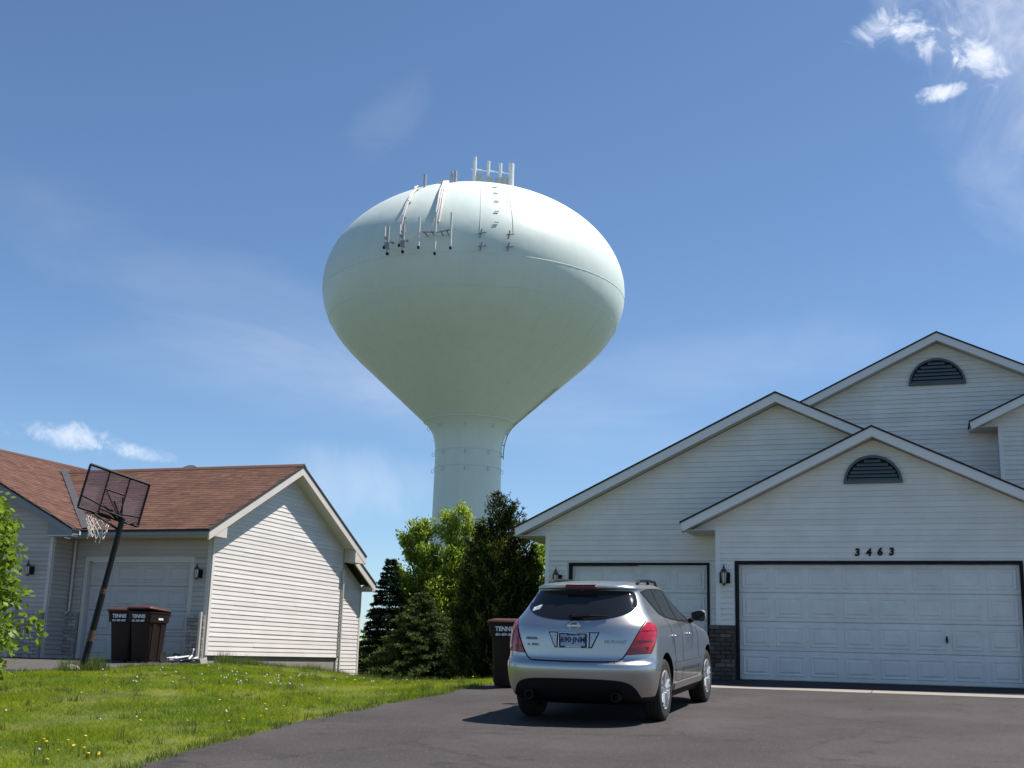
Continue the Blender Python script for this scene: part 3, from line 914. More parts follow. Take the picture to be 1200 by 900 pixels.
for ch, x, z, lab in (('3', -1.346, 2.306, 'black numeral 3 at the start of the house number, left of the 4'), ('4', -1.149, 2.306, 'open black numeral 4 just right of the first 3 on the siding'),
                      ('6', -0.955, 2.316, 'round black numeral 6 just left of the last 3 on the siding'), ('3', -0.757, 2.316, 'black numeral 3 at the end of the house number, right of the 6')):
    o = place_text('house_number', ch, 0.180, M['black'], Matrix.Identity(4), depth=0.008, shear=0.12, offset=0.0075)
    o.matrix_world = frame_xz(Vector((x, 22.47, z)))
    tag(o, lab, 'house number', 'numerals of the house number')

# ------------------------------------------------------------------ the brown-roofed house
L = thing('house', (-18.0, 22.8, 0), 'pale-sided house with a reddish-brown shingle roof and sunlit gable wall', 'house')
fG = Frame((-15.05, 0, 0), (0, 1, 0), (1, 0, 0))
fE = Frame((-15.35, 0, 0), (0, 1, 0), (1, 0, 0))
fF = Frame((0, 22.8, 0), (1, 0, 0), (0, -1, 0))
fS = Frame((-18.75, 0, 0), (0, 1, 0), (1, 0, 0))
fW = Frame((0, 22.1, 0), (1, 0, 0), (0, -1, 0))
RZ, RY, SL = 4.80, 25.95, 0.512
def rline(y): return RZ - SL * abs(y - RY)
pG = [(22.8, 0.165), (29.04, 0.165), (29.04, rline(29.04) - 0.2), (RY, RZ - 0.2), (22.8, rline(22.8) - 0.2)]
wall_back(L, fG, pG, [], M['beige'], depth=0.15)
siding(L, fG, [(22.84, 0.165), (29.0, 0.165), (29.0, rline(29.0) - 0.2), (RY, RZ - 0.2), (22.84, rline(22.84) - 0.2)], [], M['beige'], lip=0.016)
corner_trim(L, fG, 22.845, 0.165, 2.69, M['beige'])
mb = MB(); mb.box(-15.2, -15.085, 22.85, 29.04, -1.2, 0.163); mb.build('foundation', M['concrete'], L)
ds = MB(); ds.tube([fG.p(28.98, 2.45, 0.06), fG.p(28.98, -0.55, 0.06)], 0.035, 8); ds.build('downspout', M['trim_left'], L)
pE = [(29.04, -0.9), (30.78, -0.9), (30.78, rline(30.78) - 0.2), (29.04, rline(29.04) - 0.2)]
wall_back(L, fE, pE, [], M['beige'], depth=0.15)
siding(L, fE, [(29.06, -0.6), (30.74, -0.6), (30.74, rline(30.74) - 0.2), (29.06, rline(29.06) - 0.2)], [], M['beige'], zstart=-0.55, lip=0.016)
corner_trim(L, fE, 30.745, -0.9, 2.1, M['trim_left'])
# front wall with the cream garage door
hF = [(-18.36, -15.54, 0.0, 2.22)]
wall_back(L, fF, [(-18.9, 0.0), (-15.051, 0.0), (-15.051, 2.72), (-18.9, 2.72)], hF, M['beige'])
M['beige_shade'] = vmat('pale_siding_shade', [(0, (0.45, 0.41, 0.37)), (1, (0.52, 0.475, 0.43))], 0.5, patch=(1.3, (0.90, 0.90, 0.90), (1, 1, 1)))  # same pale siding, with the front wall's shade put into its colour
siding(L, fF, [(-18.74, 0.0), (-15.09, 0.0), (-15.09, 2.69), (-18.74, 2.69)], [(-18.42, -15.48, 0.0, 2.28)], M['beige_shade'])
corner_trim(L, fF, -15.10, 0.0, 2.69, M['trim_left'])
door_frame(L, fF, -18.30, -15.57, 2.18, M['trim_left'], w=0.10)
M['door_cream'] = mat('cream_door', (0.50, 0.475, 0.45), 0.45, var=0.05, scale=1.5)
garage_door(L, fF, -18.297, -15.573, 0.0, 2.177, 4, 4, M['door_cream'])
brick_panel(L, None, fF, -15.50, -15.06, 0.0, 1.02, M['brick_grey'], M['mortar_grey'])
brick_panel(L, None, fF, -18.74, -18.42, 0.0, 1.02, M['brick_grey'], M['mortar_grey'])
d2 = MB(); d2.tube([(-18.67, 22.73, 2.66), (-18.67, 22.73, 1.06), (-18.67, 22.60, 0.99)], 0.03, 8); d2.build('downspout', M['trim_left'], L)
d3 = MB(); d3.tube([(-15.10, 22.62, 1.08), (-15.10, 22.62, 0.12), (-15.06, 22.40, 0.05)], 0.04, 8); d3.build('downspout', M['trim_left'], L)
# wing
wall_back(L, fS, [(22.1, 0.0), (22.8, 0.0), (22.8, 2.68), (22.1, 2.68)], [], M['beige'], name='wing_side_wall')
siding(L, fS, [(22.14, 0.0), (22.78, 0.0), (22.78, 2.68), (22.14, 2.68)], [], M['beige_shade'])
WR, WZ, WS = -22.8, 5.18, 0.492
pW = [(-26.85, 0.0), (-18.752, 0.0), (-18.752, 2.68), (-18.3, 2.72), (WR, WZ - 0.22), (-27.3, 2.72), (-26.85, 2.68)]
hW = [(-25.6, -19.72, 0.0, 2.2)]
wall_back(L, fW, pW, hW, M['beige'])
siding(L, fW, [(-26.8, 0.0), (-18.79, 0.0), (-18.79, 2.68), (-18.32, 2.71), (WR, WZ - 0.22), (-27.3, 2.72), (-26.8, 2.68)], [(-25.7, -19.62, 0.0, 2.3)], M['beige_shade'])
corner_trim(L, fW, -18.80, 0.0, 2.68, M['trim_left'])
door_frame(L, fW, -25.55, -19.77, 2.16, M['trim_left'], w=0.10)
garage_door(L, fW, -25.547, -19.773, 0.0, 2.157, 8, 4, M['door_cream'])
brick_panel(L, None, fW, -19.62, -18.78, 0.0, 1.02, M['brick_grey'], M['mortar_grey'])
mb = MB(); mb.box(-26.73, -15.52, 30.62, 30.74, -1.4, 2.1); mb.box(-26.85, -26.73, 22.25, 30.74, -1.4, 2.6)
mb.build('rear_wall', M['beige'], L)
# roofs: decks
def deck(name, poly, th=0.045, m=None):
    b = MB(); b.prism(poly, (0, 0, -th), 0.5)
    return b.build(name, m or M['edge'], L)
XE = -14.68
ye = 22.06
deck('roof_slope', [(-18.02, ye, rline(ye)), (XE, ye, rline(ye)), (XE, RY, RZ), (-22.08, RY, RZ)])
deck('roof_slope', [(XE, RY + 0.001, RZ), (XE, 29.70, rline(29.70)), (-18.1, 29.70, rline(29.70)), (-22.08, RY + 0.001, RZ)])
deck('roof_slope', [(-14.98, 29.705, rline(29.705)), (-14.98, 31.0, rline(31.0)), (-26, 31.0, rline(31.0)), (-18.1, 29.705, rline(29.705))])
def wline(x): return WZ - WS * abs(x - WR)
deck('roof_slope', [(WR, 21.78, WZ), (-18.03, 21.78, wline(-18.03)), (-18.03, 22.08, wline(-18.03)), (-22.05, RY, wline(-22.05)), (WR, 27.9, WZ)])
deck('roof_slope', [(WR, 27.9, WZ), (-22.05, RY, wline(-22.05)), (-18.6, 29.6, wline(-18.6)), (WR, 31.0, WZ)])
deck('roof_slope', [(WR - 0.001, 21.78, WZ), (WR - 0.001, 31.0, WZ), (-27.55, 31.0, wline(-27.55)), (-27.55, 21.78, wline(-27.55))])
def inside(poly, u, s):
    c = False
    for i in range(len(poly)):
        (u0, s0), (u1, s1) = poly[i], poly[(i + 1) % len(poly)]
        if (s0 > s) != (s1 > s) and u < u0 + (u1 - u0) * (s - s0) / (s1 - s0):
            c = not c
    return c
def shingles(O, U, Sv, poly):
    O, U, Sv = Vector(O), Vector(U).normalized(), Vector(Sv).normalized()
    N = U.cross(Sv)
    if N.z < 0: N = -N
    V = []; vv = []
    umin, umax = min(q[0] for q in poly), max(q[0] for q in poly)
    smax = max(q[1] for q in poly)
    s = 0.0; r = 0
    while s < smax:
        u = umin - random.uniform(0, 0.3)
        while u < umax:
            w = random.uniform(0.16, 0.34)
            a, b = u, u + w - 0.004
            u += w
            if not inside(poly, (a + b) / 2, min(s + 0.05, smax - 0.01)): continue
            ds_ = random.uniform(-0.004, 0.004); t = random.uniform(0.008, 0.013)
            a = max(a, umin); b = min(b, umax)
            p = [O + U * a + Sv * (s + ds_) + N * t, O + U * b + Sv * (s + ds_) + N * t, O + U * b + Sv * (s + 0.15) + N * 0.005, O + U * a + Sv * (s + 0.15) + N * 0.005]
            q = [O + U * a + Sv * (s + ds_) + N * 0.001, O + U * b + Sv * (s + ds_) + N * 0.001, p[1], p[0]]
            V += p + q
            v = min(1, max(0, random.gauss(0.5, 0.24)))
            vv += [v, v]
        s += 0.135; r += 1
    o = np_mesh('shingles', np.array([tuple(q) for q in V]), 4, vv, M['shingle'], L)
    o['kind'] = 'stuff'
    return o
sv = Vector((0, 1, SL)); k1 = sv.length
shingles((0, ye, rline(ye) + 0.001), (1, 0, 0), sv, [(-18.0, 0), (XE, 0), (XE, (RY - ye) * k1), (-22.05, (RY - ye) * k1)])
wv = Vector((-1, 0, WS)); k2 = wv.length
shingles((-18.03, 0, wline(-18.03) + 0.001), (0, 1, 0), wv, [(21.78, 0), (22.1, 0), (25.95, 4.02 * k2), (27.9, 4.77 * k2), (21.78, 4.77 * k2)])
b = MB()
b.prism([(-22.0, RY - 0.14, RZ - 0.05), (-22.0, RY, RZ + 0.03), (-22.0, RY + 0.14, RZ - 0.05), (-22.0, RY, RZ - 0.02)], (7.32, 0, 0), 0.2)
b.prism([(WR - 0.14, 21.78, WZ - 0.05), (WR, 21.78, WZ + 0.03), (WR + 0.14, 21.78, WZ - 0.05), (WR, 21.78, WZ - 0.02)], (0, 9.2, 0), 0.2)
b.build('ridge_cap', M['shingle'], L)
b = MB()
va, vb = Vector((-18.04, 22.1, 2.862)), Vector((-22.05, 25.95, 4.845))
ax = (vb - va).normalized()
sm = (Vector((1, 0.0, -0.0)) - ax * ax.x).normalized()
b.add([va + Vector((0.20, 0.0, 0.03)), vb + Vector((0.20, 0, 0.03)), vb + Vector((0, 0, -0.0)), va, va + Vector((-0.0, 0.20, 0.06)), vb + Vector((0, 0.2, 0.06))], [(0, 1, 2, 3), (3, 2, 5, 4)], 0.5)
b.build('valley_flashing', M['flash'], L)
# rake boards, returns, gutter, soffits
def rake(x0, x1, ya, yb, h=0.20, name='rake_board'):
    r_ = MB()
    r_.prism([(x1, ya, rline(ya) - 0.046), (x1, yb, rline(yb) - 0.046), (x1, yb, rline(yb) - 0.046 - h), (x1, ya, rline(ya) - 0.046 - h)], (x0 - x1, 0, 0), 0.5)
    return r_.build(name, M['trim_left'], L)
rake(-14.74, -14.70, 22.10, RY); rake(-14.74, -14.70, RY + 0.001, 29.68)
rake(-15.04, -15.0, 29.70, 30.97)
r_ = MB()
for ya, yb in ((22.84, RY), (RY + 0.001, 29.0)):
    r_.prism([(-14.742, ya, rline(ya) - 0.215), (-14.742, yb, rline(yb) - 0.215), (-14.742, yb, rline(yb) - 0.235), (-14.742, ya, rline(ya) - 0.235)], (-0.305, 0, 0), 0.5)
r_.build('soffit', M['soffit'], L)
r_ = MB(); r_.prism([(-14.706, 22.104, rline(22.1) - 0.06), (-14.706, 22.104, 2.685), (-14.706, 22.79, 2.685), (-14.706, 22.79, rline(22.79) - 0.20)], (-0.34, 0, 0), 0.5); r_.build('eave_return', M['trim_left'], L)
r_ = MB(); r_.prism([(-14.706, 29.676, rline(29.68) - 0.06), (-14.706, 29.676, 2.66), (-14.706, 29.05, 2.66), (-14.706, 29.05, rline(29.05) - 0.20)], (-0.34, 0, 0), 0.5); r_.build('eave_return', M['trim_left'], L)
r_ = MB(); r_.prism([(-15.006, 30.966, rline(30.97) - 0.06), (-15.006, 30.966, 1.99), (-15.006, 30.80, 1.99), (-15.006, 30.80, rline(30.8) - 0.20)], (-0.34, 0, 0), 0.5); r_.build('eave_return', M['trim_left'], L)

r_ = MB(); r_.box(-18.03, -14.705, 22.075, 22.14, 2.685, 2.785); r_.build('gutter', M['trim_grey'], L)
for q in ((-18.75, -15.045, 22.14, 22.80, 2.69, 2.71), (-18.75, -18.06, 21.83, 22.14, 2.665, 2.689), (-15.4, -15.02, 30.8, 30.95, 1.98, 2.0)):
    r_ = MB(); r_.box(*q); r_.build('soffit', M['soffit'], L)
r_ = MB()
r_.prism([(-18.05, 21.80, wline(-18.05) - 0.046), (WR, 21.80, WZ - 0.046), (WR, 21.80, WZ - 0.26), (-18.08, 21.80, wline(-18.08) - 0.2)], (0, 0.04, 0), 0.5)
r_.prism([(-27.5, 21.80, wline(-27.5) - 0.046), (WR, 21.80, WZ - 0.046), (WR, 21.80, WZ - 0.26), (-27.5, 21.80, wline(-27.5) - 0.2)], (0, 0.04, 0), 0.5)
r_.build('wing_rake_board', M['trim_grey'], L)
r_ = MB()
r_.prism([(-18.06, 21.842, 2.67), (-18.75, 21.842, 2.67), (-18.75, 21.842, wline(-18.75) - 0.2), (-18.06, 21.842, wline(-18.06) - 0.06)], (0, 0.22, 0), 0.5)
r_.build('eave_return', M['trim_grey'], L)
dish = thing('satellite_dish', (-18.45, 26.40, 4.56), 'white satellite dish just showing above the brown shingle ridge', 'satellite dish', world_parts=False)
b = MB()
prof = [(0.001, 0.0), (0.15, 0.012), (0.3, 0.05), (0.42, 0.10), (0.425, 0.10), (0.3, 0.035), (0.15, -0.005), (0.001, -0.02)]
b.lathe(prof, (0, 0, 0), 'Z', 28)
rf = b.build('reflector', M['tower_white'], dish, smooth=True)
rf.location = (0, 0.1, 0.02); rf.rotation_euler = (rad(68), 0, rad(-14)); rf.scale = (1.2, 1.0, 1)
b = MB(); b.tube([(0, 0.1, -0.15), (0, 0.05, 0.0)], 0.03, 8); b.tube([(0.02, 0.05, -0.15), (0.06, -0.22, 0.16)], 0.014, 6); b.build('mount', M['steel'], dish)
b = MB(); b.box(0.02, 0.11, -0.27, -0.18, 0.13, 0.27); b.build('receiver', M['black'], dish)

# ------------------------------------------------------------------ water tower
TX, TY = -29.562, 74.338
PROFILE = [(0.0, 32.083), (0.547, 32.072), (1.098, 32.042), (1.647, 31.991), (2.192, 31.919), (2.732, 31.828), (3.265, 31.717), (3.789, 31.587), (4.303, 31.437), (4.805, 31.269), (5.293, 31.083), (5.767, 30.879), (6.224, 30.658), (6.664, 30.421), (7.085, 30.168), (7.486, 29.9), (7.865, 29.618), (8.222, 29.323), (8.556, 29.015), (8.866, 28.696), (9.15, 28.366), (9.409, 28.026), (9.64, 27.678), (9.844, 27.322), (10.021, 26.959), (10.168, 26.591), (10.287, 26.219), (10.376, 25.843), (10.435, 25.466), (10.465, 25.088), (10.464, 24.649), (10.422, 24.166), (10.342, 23.709), (10.226, 23.275), (10.076, 22.864), (9.896, 22.473), (9.689, 22.101), (9.458, 21.744), (9.204, 21.402), (8.932, 21.072), (8.643, 20.753), (8.341, 20.443), (8.029, 20.139), (7.709, 19.839), (7.384, 19.543), (6.772, 18.988), (6.16, 18.433), (5.548, 17.878), (4.936, 17.324), (4.325, 16.769), (3.713, 16.214), (3.101, 15.659), (3.018, 15.585), (2.915, 15.487), (2.799, 15.36), (2.678, 15.20), (2.558, 15.0), (2.448, 14.75), (2.354, 14.42), (2.284, 14.05), (2.246, 13.6), (2.249, 12.439), (2.267, 10.662), (2.284, 8.884), (2.302, 7.106), (2.319, 5.328), (2.40, 0.5), (2.7, -1.5), (3.4, -3.0), (3.8, -3.6)]
T = thing('water_tower', (TX, TY, -3.2), 'huge pale green water tower with a bulbous tank on a slim stem', 'water tower')
_pz = np.array([q[1] for q in PROFILE])[::-1]; _pr = np.array([q[0] for q in PROFILE])[::-1]
def tr(z): return float(np.interp(z, _pz, _pr))
def tp(deg, z, out=0.0):
    a = rad(deg); r = tr(z) + out
    return Vector((TX + r * math.cos(a), TY + r * math.sin(a), z))
sp_i = next(i for i, q in enumerate(PROFILE) if q[0] < 3.15 and q[1] < 16)
b = MB(); b.lathe([(r, z) for r, z in PROFILE[:sp_i + 1]], (TX, TY, 0), 'Z', 128, cap=False); b.build('tank', M['tower'], T, smooth=True)
b = MB(); b.lathe([(r, z) for r, z in PROFILE[sp_i:]], (TX, TY, 0), 'Z', 96, cap=False); b.build('stem', M['tower'], T, smooth=True)
def weld(z, r=0.035):
    w = MB(); w.tube([tp(k * 360 / 96, z, 0.0) for k in range(97)], r, 6, cap=False); return w.build('weld_seam', M['tower'], T, smooth=True)
for z, r in ((24.35, 0.018), (22.45, 0.018), (19.9, 0.014), (17.0, 0.014)):
    weld(z, r)
weld(15.66, 0.04); weld(13.62, 0.035); weld(12.5, 0.035)
for z in (13.62, 12.5, 15.35):
    for k in range(9):
        w = MB(); d = k * 360 / 9 + 6
        c = tp(d, z - 0.22, 0.12); rr = Vector((math.cos(rad(d)), math.sin(rad(d)), 0))
        w.tube([c + rr * 0.10 * math.cos(q) + Vector((0, 0, 0.13 * math.sin(q))) for q in np.linspace(0, 2 * math.pi, 9)], 0.014, 5, cap=False)
        w.build('lifting_ring', M['tower_grey'], T)
for d in range(-175, 190, 15):      # plate joints running up the bowl
    w = MB(); w.tube([tp(d, z, 0.0) for z in np.linspace(15.75, 21.9, 16)], 0.007, 4); w.build('plate_seam', M['tower'], T)
for d, z0, z1 in ((-67.0, 25.8, 30.4), (-55.5, 25.9, 30.4)):
    w = MB(); w.tube([tp(d, z, 0.01) for z in np.linspace(z0, z1, 14)], 0.018, 5); w.build('lightning_cable', M['tower_white'], T)
for d, z in ((-60.3, 29.73), (-60.7, 29.0), (-60.9, 28.18), (-61.2, 27.28), (-61.4, 26.43)):
    w = MB(); c = tp(d, z, 0.06); t_ = Vector((-math.sin(rad(d)), math.cos(rad(d)), 0))
    w.tube([c - t_ * 0.14, c + t_ * 0.14], 0.032, 5); w.build('climbing_rung', M['steel'], T)
for d, z in ((-66.4, 25.5), (-66.2, 24.66), (-56.9, 25.55), (-57.0, 24.76)):
    w = MB(); c = tp(d, z, 0.15); t_ = Vector((-math.sin(rad(d)), math.cos(rad(d)), 0))
    w.tube([c - t_ * 0.12 + Vector((0, 0, -0.25)), c - t_ * 0.02 + Vector((0, 0, 0.3))], 0.05, 5)
    w.tube([c - t_ * 0.22, c + t_ * 0.26 + Vector((0, 0, 0.12))], 0.045, 5); w.build('empty_bracket', M['steel'], T)
# cable trays that come over the shoulder down to the sector antennas
for pts, wd in (([(-112, 30.85), (-104.0, 30.45), (-98.4, 29.73), (-95.9, 28.56), (-95.1, 27.45), (-94.8, 26.49), (-94.9, 26.0), (-93.7, 25.79)], 0.09),
                ([(-92, 30.95), (-86.5, 30.55), (-84.1, 29.88), (-82.8, 28.77), (-81.9, 27.77), (-81.7, 26.91), (-81.8, 26.26)], 0.17)):
    c = MB(); fine = []
    for (d0, z0), (d1, z1) in zip(pts[:-1], pts[1:]):
        for q in np.linspace(0, 1, 5)[:-1]:
            fine.append((d0 + (d1 - d0) * q, z0 + (z1 - z0) * q))
    fine.append(pts[-1])
    for side in (-1, 0, 1):
        c.tube([tp(d, z, 0.28) + Vector((-math.sin(rad(d)), math.cos(rad(d)), 0)) * side * wd * 0.8 for d, z in fine], wd * 0.42, 6)
    c.build('cable_tray', M['tower_tray'], T)
    for d, z in fine[3::5]:
        s = MB(); s.tube([tp(d, z, -0.02), tp(d, z, 0.3)], 0.07, 5); s.build('tray_foot', M['steel'], T)
def sector(d, z, h=1.9, r=0.075, m='tower_white'):
    a = MB(); c = tp(d, z, 0.75)
    a.tube([c + Vector((0, 0, -h / 2)), c + Vector((0, 0, h / 2))], r, 8)
    o = a.build('antenna', M[m], T, smooth=False)
    s = MB(); s.tube([c + Vector((0, 0, -h / 2 - 0.14)), c + Vector((0, 0, -h / 2 + 0.02))], r * 1.1, 8); s.build('antenna_foot', M['black'], o)
    return c
cs = [sector(-86.5, 25.45), sector(-81.1, 25.35, 2.6), sector(-76.2, 25.5, 2.2)]
s = MB(); s.tube([cs[0] + Vector((0.1, 0, 0)), cs[1], cs[2] - Vector((0.1, 0, 0))], 0.05, 5)
for d in (-85, -82.5, -79.5, -77.5): s.tube([tp(d, 25.45, -0.02), tp(d, 25.45, 0.72)], 0.06, 5)
s.build('antenna_mount', M['steel'], T)
for d in (-97.8, -92.3):
    c0 = sector(d - 0.9, 25.4, 1.3, 0.07); c1 = sector(d + 0.6, 25.15, 1.7, 0.09, 'tower_grey')
    s = MB(); s.tube([c0, c1], 0.06, 5); s.tube([tp(d, 25.2, -0.02), tp(d, 25.2, 0.75)], 0.07, 5)
    s.box(c1.x - 0.14, c1.x + 0.14, c1.y - 0.1, c1.y + 0.1, 24.55, 24.95); s.build('antenna_mount', M['steel'], T)
# rooftop array
tops = [((-29.06, 72.38), 34.246, 0.13), ((-28.17, 72.73), 33.97, 0.11), ((-27.39, 73.03), 33.842, 0.12), ((-26.67, 73.30), 33.837, 0.19)]
for (x, y), zt, r in tops:
    a = MB(); zb = tr_z = 31.7
    a.tube([(x, y, zb), (x, y, zt)], r, 10); o = a.build('antenna', M['tower_white'], T)
for (x, y), zt, wd in (((-28.72, 72.5), 33.0, 0.17), ((-28.1, 72.70), 32.75, 0.19), ((-27.5, 72.97), 32.70, 0.20), ((-27.08, 73.12), 32.75, 0.17)):
    a = MB(); a.box(x - wd, x + wd, y - 0.12, y + 0.12, 31.6, zt); a.build('antenna_panel', M['tower_grey'], T)
a = MB(); a.tube([(-29.3, 72.3, 33.35), (-26.7, 73.28, 33.12)], 0.045, 6); a.tube([(-29.3, 72.3, 32.4), (-26.7, 73.28, 32.2)], 0.045, 6); a.build('antenna_mount', M['tower_white'], T)
for (x, y), z0, z1 in (((-30.56, 67.4), 30.2, 31.1), ((-28.95, 68.1), 30.5, 31.4), ((-28.72, 68.2), 30.5, 31.45)):
    a = MB(); a.tube([(x, y, z0), (x, y, z1)], 0.10, 8); a.build('antenna', M['tower_grey'], T)
w = MB()
w.tube([tp(12, z, 0.14) for z in np.linspace(13.2, 18.2, 22)], 0.04, 6)
for z in np.linspace(13.4, 18.0, 7): w.tube([tp(12, z, -0.02), tp(12, z, 0.14)], 0.04, 5)
w.build('conduit', M['tower_grey'], T)

# ------------------------------------------------------------------ silver car
CX, CY = -4.13, 13.92
car = thing('parked_car', (CX, CY, drive_z(0, CY) + 0.012), 'silver crossover car parked on the asphalt with its back to us', 'car', world_parts=False)
car.rotation_euler = (math.atan(0.0535), 0, 0)
def paint():
    m, nt, b = new_mat('silver_paint')
    n = pos_noise(nt, 900, 1, 0.5)
    r = ramp(nt, [(0.3, (0.43, 0.42, 0.405)), (0.7, (0.57, 0.56, 0.54))])
    nt.links.new(n.outputs[0], r.inputs[0]); nt.links.new(r.outputs[0], b.inputs['Base Color'])
    b.inputs['Metallic'].default_value = 0.95
    b.inputs['Roughness'].default_value = 0.33
    b.inputs['Coat Weight'].default_value = 0.6
    b.inputs['Coat Roughness'].default_value = 0.04
    return m
M['paint'] = paint()
M['plastic'] = mat('black_plastic', (0.007, 0.007, 0.008), 0.6, var=0.15, scale=20, spec=0.2)
M['soot'] = mat('sooty_steel', (0.03, 0.029, 0.028), 0.45, metal=0.7, var=0.3, scale=30)
M['rubber'] = mat('tyre_rubber', (0.014, 0.0135, 0.013), 0.85, var=0.25, scale=12)
M['alloy'] = mat('alloy', (0.72, 0.72, 0.72), 0.34, metal=0.85, var=0.06, scale=9)
M['chrome'] = mat('chrome', (0.75, 0.76, 0.78), 0.12, metal=1.0, var=0.03)
M['tail'] = mat('tail_lamp_red', (0.42, 0.010, 0.028), 0.22, var=0.3, scale=14, coat=0.35)
M['tail_dark'] = mat('tail_lamp_dark', (0.20, 0.006, 0.012), 0.2, var=0.3, scale=14, coat=0.4)
M['clear'] = mat('clear_lamp', (0.55, 0.55, 0.56), 0.15, var=0.35, scale=40, coat=1.0)
M['plate'] = mat('plate_paint', (0.40, 0.47, 0.56), 0.5, var=0.15, scale=14)
M['ink'] = mat('plate_ink', (0.02, 0.03, 0.09), 0.5, var=0.1)
M['gap'] = mat('panel_gap', (0.012, 0.012, 0.014), 0.8, var=0.1)
KN = np.array([
 (.22, .80, .42, 4.40, .45), (.30, .87, .13, 4.62, .48), (.40, .905, .05, 4.72, .50), (.52, .925, .012, 4.77, .52), (.64, .935, .0, 4.77, .52),
 (.70, .935, .014, 4.77, .52), (.735, .933, .055, 4.76, .52), (.78, .93, .078, 4.75, .52), (.88, .93, .092, 4.70, .52), (1.0, .925, .108, 4.45, .52),
 (1.08, .912, .125, 3.95, .52), (1.14, .892, .148, 3.62, .50), (1.20, .858, .185, 3.40, .48), (1.28, .800, .245, 3.24, .46), (1.36, .755, .315, 3.08, .44),
 (1.45, .708, .395, 2.92, .42), (1.53, .668, .470, 2.74, .40), (1.565, .652, .492, 2.66, .38), (1.588, .640, .430, 2.60, .36), (1.612, .615, .425, 2.50, .36),
 (1.64, .565, .52, 2.35, .36), (1.665, .46, .78, 2.15, .40), (1.68, .30, 1.05, 1.95, .30), (1.686, .06, 1.35, 1.6, .06)])
def pchip(x, y, xi):
    h = np.diff(x); d = np.diff(y) / h
    m = np.zeros_like(y)
    for i in range(1, len(y) - 1):
        if d[i - 1] * d[i] > 0:
            w1, w2 = 2 * h[i] + h[i - 1], h[i] + 2 * h[i - 1]
            m[i] = (w1 + w2) / (w1 / d[i - 1] + w2 / d[i])
    m[0], m[-1] = d[0], d[-1]
    k = np.clip(np.searchsorted(x, xi) - 1, 0, len(x) - 2)
    t = (xi - x[k]) / h[k]
    return (2*t**3 - 3*t**2 + 1) * y[k] + (t**3 - 2*t**2 + t) * h[k] * m[k] + (-2*t**3 + 3*t**2) * y[k+1] + (t**3 - t**2) * h[k] * m[k+1]
zi = np.concatenate([np.linspace(a, b_, 4, endpoint=False) for a, b_ in zip(KN[:-1, 0], KN[1:, 0])] + [[KN[-1, 0]]])
Wz, Bz, Fz, Lz = (pchip(KN[:, 0], KN[:, c], zi) for c in (1, 2, 3, 4))
def outline(Wd, B, F, Lr):
    n = 2.55
    Lf = min(0.95, (F - B) * 0.35)
    Lr = min(Lr, (F - B) * 0.35)
    pts = []
    for th in np.linspace(0, math.pi / 2, 16):
        pts.append((Wd * math.sin(th) ** (2 / n), B + Lr * (1 - math.cos(th) ** (2 / n))))
    for t in np.linspace(0, 1, 26)[1:-1]:
        pts.append((Wd, B + Lr + (F - Lf - B - Lr) * t))
    for th in np.linspace(math.pi / 2, 0, 12):
        pts.append((Wd * math.sin(th) ** (2 / n), F - Lf + Lf * math.cos(th) ** (2 / n)))
    return pts + [(-x, y) for x, y in pts[-2:0:-1]]
b = MB(); rings = [outline(*q) for q in zip(Wz, Bz, Fz, Lz)]
K = len(rings[0])
for z, rg in zip(zi, rings):
    b.v += [(x, y, z) for x, y in rg]
b.val = [0.5] * len(b.v)
for i in range(len(rings) - 1):
    for k in range(K):
        j = (k + 1) % K
        b.f.append((i * K + k, i * K + j, (i + 1) * K + j, (i + 1) * K + k))
b.f.append(tuple(reversed(range(K)))); b.f.append(tuple((len(rings) - 1) * K + k for k in range(K)))
bme = b.mesh('body', [M['paint'], M['plastic']])
for p in bme.polygons:
    if p.center.z < 0.318: p.material_index = 1
tmp = bpy.data.objects.new('tmp_body', bme); COL.objects.link(tmp)
cutters = []
for ya in (1.02, 3.85):
    for sx in (-1, 1):
        c = MB(); c.lathe([(0.432, 0.0), (0.432, 0.62)], (0.52 if sx > 0 else -1.14, ya, 0.385), 'X', 48)
        cme = c.mesh('cut', [M['paint'], M['plastic']])
        for p in cme.polygons: p.material_index = 1
        co = bpy.data.objects.new('tmp_cut', cme); COL.objects.link(co); cutters.append(co)
        md = tmp.modifiers.new('b', 'BOOLEAN'); md.operation = 'DIFFERENCE'; md.object = co; md.solver = 'EXACT'
dg = bpy.context.evaluated_depsgraph_get()
body_me = bpy.data.meshes.new_from_object(tmp.evaluated_get(dg))
for o in cutters + [tmp]: bpy.data.objects.remove(o)
body_me.name = 'body'
body_me.polygons.foreach_set('use_smooth', [True] * len(body_me.polygons))
body_me.set_sharp_from_angle(angle=rad(38))
body = link('body', body_me, car)
_bm = bmesh.new(); _bm.from_mesh(body_me); BV = BVHTree.FromBMesh(_bm); _bm.free()
